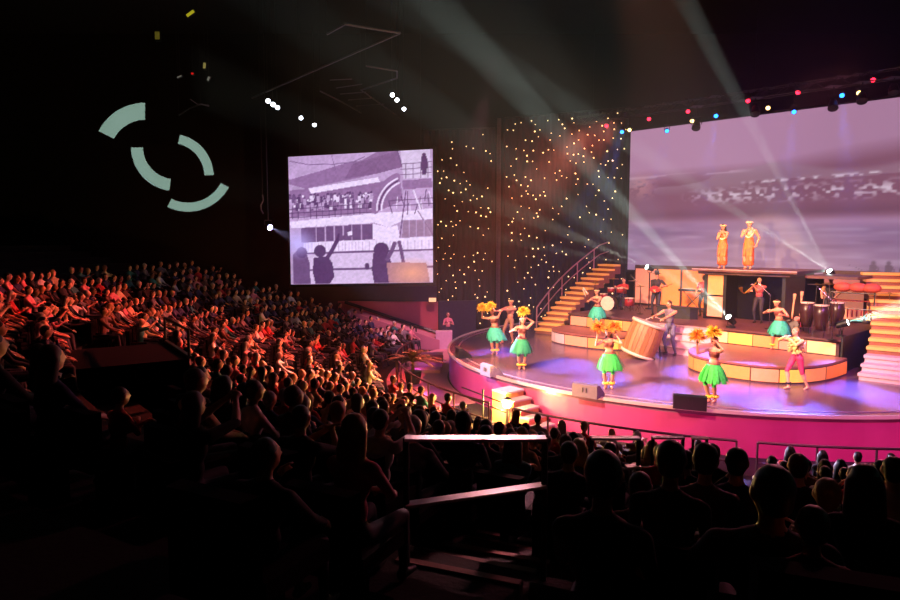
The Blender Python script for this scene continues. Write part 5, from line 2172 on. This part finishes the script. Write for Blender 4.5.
def grass_skirt(o, I, m, length=.46, flare=.36, sway=(0, 0), r0=.155, n=110, seed=1):
    rr = random.Random(seed)
    mb = MB()
    P = I['P'] + Vector((0, 0, .10))
    for layer in range(2):
        for i in range(n):
            a = 2 * math.pi * (i + rr.random() * .6) / n
            ln = length * (.86 + .2 * rr.random())
            fl = flare * (.82 + .3 * rr.random()) * (1 - .14 * layer)
            w = .018 + .012 * rr.random()
            sd_ = Vector((-math.sin(a), math.cos(a), 0))
            out = Vector((math.cos(a), math.sin(a) * .82, 0))
            pts = []
            for j in range(4):
                u = j / 3
                rad = r0 + (fl - r0) * (u ** .7)
                pts.append(P + out * rad + Vector((sway[0], sway[1], 0)) * u * u - Vector((0, 0, ln * u)))
            vs = []
            for j, q in enumerate(pts):
                ww = w * (1 + .9 * j / 3) if j < 3 else w * .8
                vs += [q - sd_ * ww, q + sd_ * ww]
            mb.add(vs, [(0, 1, 3, 2), (2, 3, 5, 4), (4, 5, 7, 6)])
    s = mb.build('grass_skirt', m, o)
    wb = MB()
    wb.lathe([(r0 + .012, -.02), (r0 + .03, 0), (r0 + .012, .025)], n=20, M=Matrix.Translation(P) @ Matrix.Diagonal((1, .78, 1, 1)))
    wb.build('waistband', M_gourd, s)
    return s


def rattle(pos, toward, m, label, size=.24, seed=0):
    """feathered gourd rattle held in a hand"""
    rr = random.Random(seed)
    pos = Vector(pos)
    d = Vector(toward).normalized()
    t = thing('feather_rattle', label, 'rattle', pos)
    MB().tube((0, 0, 0), d * .16, .014, n=7).ell(d * .02, (.04, .04, .04), n=8).build('handle', M_gourd, t)
    mb = MB()
    c = d * .18
    for i in range(420):
        z = rr.uniform(-.55, 1)
        a = rr.uniform(0, 2 * math.pi)
        s_ = math.sqrt(max(0, 1 - z * z))
        q = d.to_track_quat('Z', 'Y').to_matrix()
        v = q @ Vector((s_ * math.cos(a), s_ * math.sin(a), z))
        ln = size * (.55 + .55 * rr.random())
        sd_ = v.cross(Vector((rr.random() - .5, rr.random() - .5, rr.random() - .5))).normalized()
        w = .014
        mid = c + v * ln * .6
        tip = c + v * ln - Vector((0, 0, .03))
        mb.add([c + v * .03, mid - sd_ * w, mid + sd_ * w, tip], [(0, 1, 2), (1, 3, 2)])
    mb.build('feathers', m, t)
    return t


def ring(o, name, c, r, rad, m, n=18, tilt=None, beads=True, ry=1.0):
    mb = MB()
    M_ = Matrix.Identity(3) if tilt is None else tilt
    for i in range(n):
        a = 2 * math.pi * i / n
        q = Vector(c) + M_ @ Vector((r * math.cos(a), r * ry * math.sin(a), 0))
        mb.ell(q, (rad, rad, rad), n=6)
    return mb.build(name, m, o)


def anklets(o, feet, m=M_ankle):
    for f in feet:
        ring(o, 'anklet', Vector(f) + Vector((0, 0, .15)), .062, .04, m, n=9)


def face_cam(p, off=0.0):
    """yaw that turns a figure towards the camera"""
    d = Vector((0 - p.x, 0 - p.y))
    return math.atan2(d.x, -d.y) + off


BARE = ('top', 'skin', 'skin', 'bottom', 'skin', 'skin')


def hula(label, px, py, z, off, kw, skirt, rat_specs, seed, scale=1.0, crown=True, sway=(0, 0)):
    p = on(px, py, z)
    base_kw = dict(sex='f', T=BARE, fist=True)
    base_kw.update(kw)
    o, I = performer(label, px, py, z, face_cam(p, off), base_kw, (SKIN['tan'], M_bandeau, SKIRT[skirt], SKIN['tan']), 'long', 'brown', scale)
    # bare midriff: only the chest band is cloth
    me = o.data
    ch, P = I['chest'], I['P']
    cd = I['cd']
    for f in me.polygons:
        if f.material_index == 1:
            h = (Vector(f.center) - P).dot(cd)
            if not (.27 < h < .42):
                f.material_index = 0
    grass_skirt(o, I, SKIRT[skirt], seed=seed, sway=sway)
    if crown:
        ring(o, 'flower_crown', I['head'] + I['hz'] * .045, .088, .024, M_flower, n=16, tilt=I['HM'])
    anklets(o, kw['feet'])
    for i, mt, lab in rat_specs:
        w = to_world(o, I['wrist'][i] + I['hand_dir'][i] * .07)
        d = o.rotation_euler.to_matrix() @ (Vector((0, 0, 1)) * .8 + I['hand_dir'][i] * .4)
        rattle(w, d, mt, lab, seed=seed * 10 + i)
    return o, I


# teal skirt, far left: bent to one side, one rattle held out
hula('dancer in pale teal grass skirt swinging a yellow rattle out sideways', 494, 354, 1.0, -.15,
     dict(pelvis=(0.03, 0, .90), chest_dir=(-.12, -.1, 1), feet=((.10, .02, 0), (-.02, -.05, 0)), hands=((.05, -.25, 1.62), (-.42, -.12, 1.50)), look=(-.5, -1, -.1)),
     'teal', [(1, M_yellow, 'yellow feather rattle held out by the pale teal skirt dancer'), (0, M_yellow, 'yellow feather rattle held before the pale teal skirt dancer')], 1, sway=(.08, 0))
# green/teal skirt in front
hula('dancer in green grass skirt with a yellow rattle behind her head', 521, 369, 1.0, .1,
     dict(pelvis=(0, 0, .90), chest_dir=(.06, .05, 1), feet=((.08, .0, 0), (-.05, -.03, 0)), hands=((.18, .02, 1.66), (-.28, -.30, 1.30)), look=(.2, -1, .15), elbow=((1, .2, -.2), (-1, .1, -.6))),
     'deep', [(0, M_yellow, 'yellow feather rattle held high by the green skirt dancer')], 2)
# centre front dancer, both hands up
hula('dancer in bright green grass skirt holding two orange rattles beside her head', 608, 388, 1.0, -.1,
     dict(pelvis=(0.02, 0, .90), chest_dir=(-.05, -.04, 1), feet=((.10, .02, 0), (-.06, -.06, 0)), hands=((.22, -.14, 1.52), (-.30, -.22, 1.48)), look=(-.2, -1, 0), elbow=((.9, -.6, -.8), (-.7, -.8, -.8))),
     'green', [(0, M_orange, 'orange feather rattle raised on the drum side by the centre dancer'), (1, M_orange, 'orange feather rattle raised on the stairs side by the centre dancer')], 3, sway=(.04, 0))
# right front dancer
hula('dancer in bright green grass skirt holding two golden rattles above black monitor', 712, 402, 1.0, -.45,
     dict(pelvis=(0.0, 0, .90), chest_dir=(.03, .0, 1), feet=((.05, .05, 0), (-.05, -.05, 0)), hands=((.16, -.20, 1.60), (-.30, -.30, 1.48)), look=(-.4, -1, 0), elbow=((.9, -.3, -.6), (-.7, -.5, -.8))),
     'green', [(0, M_yellow, 'golden feather rattle raised beside the face above black monitor'), (1, M_orange, 'golden feather rattle held forward above black monitor')], 4)
# dancer on the left curved platform, with sticks
o4, I4 = hula('dancer in teal grass skirt on the lilac platform holding split bamboo sticks', 597, 331, LOBE_Z, -.25,
              dict(pelvis=(0, 0, .90), chest_dir=(-.05, .02, 1), feet=((.06, .0, 0), (-.06, -.02, 0)), hands=((-.10, -.36, 1.28), (-.34, -.26, 1.22)), look=(-.3, -1, .1)),
              'teal', [], 5)
for i, lab in ((0, 'pale bamboo stick raised by the platform dancer, drum side'), (1, 'pale bamboo stick raised by the platform dancer, stairs side')):
    w = to_world(o4, I4['wrist'][i] + I4['hand_dir'][i] * .06)
    d = o4.rotation_euler.to_matrix() @ Vector((-.5 + .25 * i, -.3, .8))
    t = thing('bamboo_stick', lab, 'stick', w)
    MB().tube(-d * .12, d * .25, .016, n=7).build('grip', M_gourd, t)
    MB().tube(d * .25, d * .6, .02, .03, n=7).build('split_end', M_skin_drum, t)
# dancer behind on the right platform
hula('dancer in teal grass skirt leaning on the amber platform beside the guitars', 777, 349, LOBE_Z, -.2,
     dict(pelvis=(0.05, 0, .88), chest_dir=(-.15, -.1, 1), feet=((.24, .05, 0), (-.12, -.08, 0)), hands=((.18, -.30, 1.20), (-.30, -.25, 1.30)), look=(-.3, -1, 0)),
     'teal', [], 6)

# bare-chested man dancing behind the left pair
p = on(508, 343, 1.0)
o, I = performer('bare-chested man in tan shorts clapping behind the teal skirt dancer', 508, 343, 1.0, face_cam(p, -.5),
                 dict(pelvis=(.06, .02, .92), chest_dir=(.05, .06, 1), sex='m', T=('skin', 'skin', 'skin', 'bottom', 'skin', 'skin'),
                      feet=((.16, .1, 0), (-.16, -.18, 0)), hands=((-.06, -.50, 1.34), (-.20, -.48, 1.30)), look=(-.1, -1, .1)),
                 (SKIN['tan'], M_vest, mat('tan_shorts', (.62, .44, .32), .7), SKIN['tan']), 'short', 'black', 1.04)
ring(o, 'flower_crown', I['head'] + I['hz'] * .05, .09, .03, M_flower, n=16, tilt=I['HM'])
ring(o, 'lei', I['neck'] - Vector((0, 0, .06)), .13, .03, M_lei, n=18, tilt=Matrix.Rotation(math.radians(25), 3, 'X'))

# man in pale feather jacket and pink shorts
p = on(793, 389, 1.0)
o, I = performer('man in pale yellow jacket and pink shorts striding across the stage', 794, 389, 1.0, face_cam(p, -.75),
                 dict(pelvis=(0, .05, .91), chest_dir=(0, -.10, 1), sex='m', T=('top', 'sleeve', 'sleeve', 'bottom', 'skin', 'skin'), feet=((.12, .34, .0), (-.08, -.12, 0)),
                      hands=((.05, -.30, 1.42), (-.10, -.28, 1.45)), look=(-.2, -1, .1), toe=((.2, -1, -.1), (-.1, -1, 0))),
                 (SKIN['fair'], M_palejacket, M_pinkshorts, SKIN['fair']), 'short', 'blonde', 1.02)
jk = MB()
rr = random.Random(3)
for i in range(150):
    a = rr.uniform(0, 2 * math.pi)
    h = rr.random()
    c = I['P'].lerp(I['neck'], .25 + .75 * h)
    v = Vector((math.cos(a), math.sin(a) * .75, -.5)).normalized()
    q = c + Vector((math.cos(a) * .17, math.sin(a) * .12, 0))
    sd_ = Vector((-math.sin(a), math.cos(a), 0)) * .03
    jk.add([q - sd_, q + sd_, q + v * .10 + sd_ * .6, q + v * .10 - sd_ * .6], [(0, 1, 2, 3)])
jk.build('feather_trim', M_palejacket, o)
ring(o, 'ankle_band', Vector((-.08, -.12, .16)), .056, .028, M_black, n=9)

# drummer standing behind the barrel drum
o, I = performer('tall drummer in grey vest and faded jeans bending over the barrel drum', 669, 354.5, 1.0, face_cam(on(669, 354.5, 1.0), -.55),
                 dict(pelvis=(0, .02, .93), chest_dir=(0, -.12, 1), sex='m', T=('top', 'skin', 'skin', 'bottom', 'bottom', 'shoe'), feet=((.18, .05, 0), (-.16, .08, 0)),
                      hands=((.10, -.55, 1.18), (-.26, -.52, 1.22)), look=(-.15, -1, -.25), fist=True),
                 (SKIN['tan'], M_vest, M_jeans, M_shoe), 'short', 'brown', 1.16)
for i, lab in ((0, 'drumstick in the tall drummer\'s hand, tower side'), (1, 'drumstick in the tall drummer\'s hand, stairs side')):
    w = to_world(o, I['wrist'][i] + I['hand_dir'][i] * .07)
    d = o.rotation_euler.to_matrix() @ Vector((-.3, -.7, .25 - .5 * i))
    t = thing('drumstick', lab, 'drumstick', w)
    MB().tube(-d * .1, d * .32, .014, .01, n=6).build('shaft', M_skin_drum, t)
    MB().ell(d * .33, (.022, .022, .022), n=6).build('tip', M_skin_drum, t)

# guitarist in a hat on the riser
p = riserpt(656, 315)
o, I = performer('guitarist in dark shirt and brimmed hat behind the barrel drummer', 656, 315, RISER_Z, face_cam(p, -.3),
                 dict(sex='m', T=('top', 'sleeve', 'skin', 'bottom', 'bottom', 'shoe'), feet=((.14, 0, 0), (-.12, -.05, 0)), hands=((.34, -.30, 1.22), (-.04, -.26, 1.02)), look=(-.2, -1, -.1), fist=True),
                 (SKIN['tan'], M_darkshirt, M_denim, M_shoe), 'short', 'black', 1.04)
hm = MB()
Mh = Matrix.Translation(I['head'] + I['hz'] * .07)
hm.lathe([(.17, -.01), (.175, .0), (.10, .015), (.098, .09), (.08, .12), (.03, .11)], n=20, M=Mh)
hm.build('hat', M_darkshirt, o)
gt = thing('electric_guitar', 'dark electric guitar strapped to the hatted guitarist', 'guitar', to_world(o, Vector((0, -.22, 1.05))), o.rotation_euler[2])
gb = MB()
outl = [(.20 * math.cos(a) * (1 + .18 * math.cos(2 * a)), .15 * math.sin(a)) for a in np.linspace(0, 2 * math.pi, 24, endpoint=False)]
k = len(outl)
gb.add([(x, -.025, z) for x, z in outl] + [(x, .025, z) for x, z in outl], [tuple(range(k)), tuple(range(2 * k - 1, k - 1, -1))] + [(i, i + k, (i + 1) % k + k, (i + 1) % k) for i in range(k)])
gb.build('body', M_redshell, gt)
MB().tube((.15, -.02, .04), (.72, -.06, .26), .022, n=6).build('neck', M_wood, gt)

# seated kit drummer
p = kc + UB * 1.0
ds = thing('drum_stool', 'small round stool behind the drum kit', 'stool', p)
MB().lathe([(.17, .44), (.18, .46), (.18, .52), (.15, .54)], n=16).build('seat', M_black, ds)
MB().tube((0, 0, .1), (0, 0, .44), .02).build('column', M_chrome, ds)
for i in range(3):
    MB().tube((.22 * math.cos(2.1 * i), .22 * math.sin(2.1 * i), 0), (0, 0, .2), .014, n=5).build('leg', M_chrome, ds)
performer('seated drummer in red shirt behind the drum kit', 0, 0, RISER_Z, STAGE_ROT,
          dict(pelvis=(0, .0, .62), sex='m', T=('top', 'sleeve', 'skin', 'bottom', 'bottom', 'shoe'), feet=((.22, -.42, 0), (-.22, -.42, 0)), hands=((.22, -.42, 1.0), (-.22, -.42, 1.02)), fist=True,
               knee=((.3, -.4, 1), (-.3, -.4, 1))), (SKIN['tan'], CLOTH['red'], M_denim, M_shoe), 'short', 'black', 1.0, loc=p)

# keyboard player in red beside the tower
p = riserpt(703, 316)
performer('keyboard player in red shirt standing beside the dark tower', 703, 316, RISER_Z, face_cam(p, -.3),
          dict(sex='m', T=('top', 'sleeve', 'skin', 'bottom', 'bottom', 'shoe'), feet=((.14, .0, 0), (-.12, .0, 0)), hands=((.2, -.38, 1.0), (-.2, -.38, 1.0)), look=(-.2, -1, -.2)),
          (SKIN['tan'], CLOTH['red'], M_denim, M_shoe), 'short', 'black', .98)

# flautist in the doorway
p = riserpt(758, 323)
o, I = performer('bald flautist in red shirt and black trousers in the tower doorway', 758, 323, RISER_Z, face_cam(p, -.3),
                 dict(sex='m', T=('top', 'sleeve', 'skin', 'bottom', 'bottom', 'shoe'), feet=((.12, .0, 0), (-.12, .0, 0)), hands=((-.12, -.24, 1.40), (-.24, -.26, 1.22)), look=(-.3, -1, 0), fist=True),
                 (SKIN['tan'], mat('dull_red_shirt', (.62, .26, .22), .7), M_darkshirt, M_shoe), None, 'black', 1.0)
hh = to_world(o, I['head'] + I['look'] * .11 - I['hz'] * .05)
dd = o.rotation_euler.to_matrix() @ Vector((-.45, -.1, -.5))
fl_ = thing('saxophone', 'small curved saxophone held by the bald player in the doorway', 'saxophone', hh)
MB().path([Vector((0, 0, 0)), dd * .25, dd * .75, dd * .95 + Vector((0, 0, .02)), dd * 1.0 + Vector((-.1, -.05, .12))], .024, n=7).build('tube', M_brass, fl_)
MB().tube(dd * 1.0 + Vector((-.1, -.05, .12)), dd * 1.0 + Vector((-.16, -.09, .26)), .03, .075, n=10).build('bell', M_brass, fl_)

# percussionist behind the congas
p = riserpt(829, 326)
performer('percussionist in black vest standing behind the congas', 829, 326, RISER_Z, face_cam(p, -.1),
          dict(sex='m', T=('top', 'skin', 'skin', 'bottom', 'bottom', 'shoe'), feet=((.14, .0, 0), (-.12, .0, 0)), hands=((.22, -.40, 1.08), (-.22, -.42, 1.06)), look=(-.3, -1, -.1)),
          (SKIN['tan'], M_darkshirt, M_denim, M_shoe), None, 'black', 1.06)


# two singers on top of the tower
def find_a(px, b, z):
    lo, hi = -6.0, 9.0
    for _ in range(50):
        m = (lo + hi) / 2
        if project(st(m, b, z))[0] < px:
            lo = m
        else:
            hi = m
    return st(lo, b, z)


for px, b, lab, hd, sc_ in ((722, PB + .5, 'singer in orange print wrap and lei, arms folded up, on the tower roof', ((.02, -.22, 1.40), (-.04, -.2, 1.36)), 1.02),
                            (748, PB + .5, 'singer in orange print wrap and long white lei, arm lowered, on the tower roof', ((.26, -.02, .90), (-.06, -.22, 1.38)), 1.08)):
    q = find_a(px, b, PZ)
    o, I = performer(lab, 0, 0, PZ, face_cam(q, -.25), dict(sex='f' if px == 722 else 'm', T=('skin', 'skin', 'skin', 'bottom', 'skin', 'skin'), feet=((.08, 0, 0), (-.08, -.03, 0)), hands=hd, look=(-.25, -1, .05), fist=True),
                     (SKIN['tan'], M_tapa, M_tapa, SKIN['tan']), 'long' if px == 722 else 'short', 'black', sc_, loc=q)
    mb = MB()
    C0 = I['P']
    mb.lathe([(.155, -.80), (.19, -.74), (.185, -.4), (.18, -.05), (.15, .12), (.145, .2 if px != 722 else .44), (.1, .2 if px != 722 else .44)], n=22, M=Matrix.Translation(C0) @ Matrix.Diagonal((1, .78, 1, 1)))
    mb.build('wrap_dress', M_tapa, o, smooth=True)
    ring(o, 'flower_crown', I['head'] + I['hz'] * .05, .095, .03, M_flower, n=18, tilt=I['HM'])
    ring(o, 'lei', I['neck'] - Vector((0, .03, .14)), .13, .026, M_lei, n=24, tilt=Matrix.Rotation(math.radians(62), 3, 'X'), ry=1.5)

# attendant standing behind the counter at the stage's far side
q = at(448, 340, 32.1)
performer('attendant in pale pink top standing behind the lilac counter', 0, 0, -.1, face_cam(q, .2),
          dict(sex='f', T=('top', 'sleeve', 'skin', 'bottom', 'bottom', 'shoe'), feet=((.1, 0, 0), (-.1, 0, 0)), hands=((.1, -.3, 1.2), (-.1, -.3, 1.2))),
          (SKIN['fair'], CLOTH['pink'], M_denim, M_shoe), 'long', 'brown', 1.0, loc=(q.x, q.y, -.1))
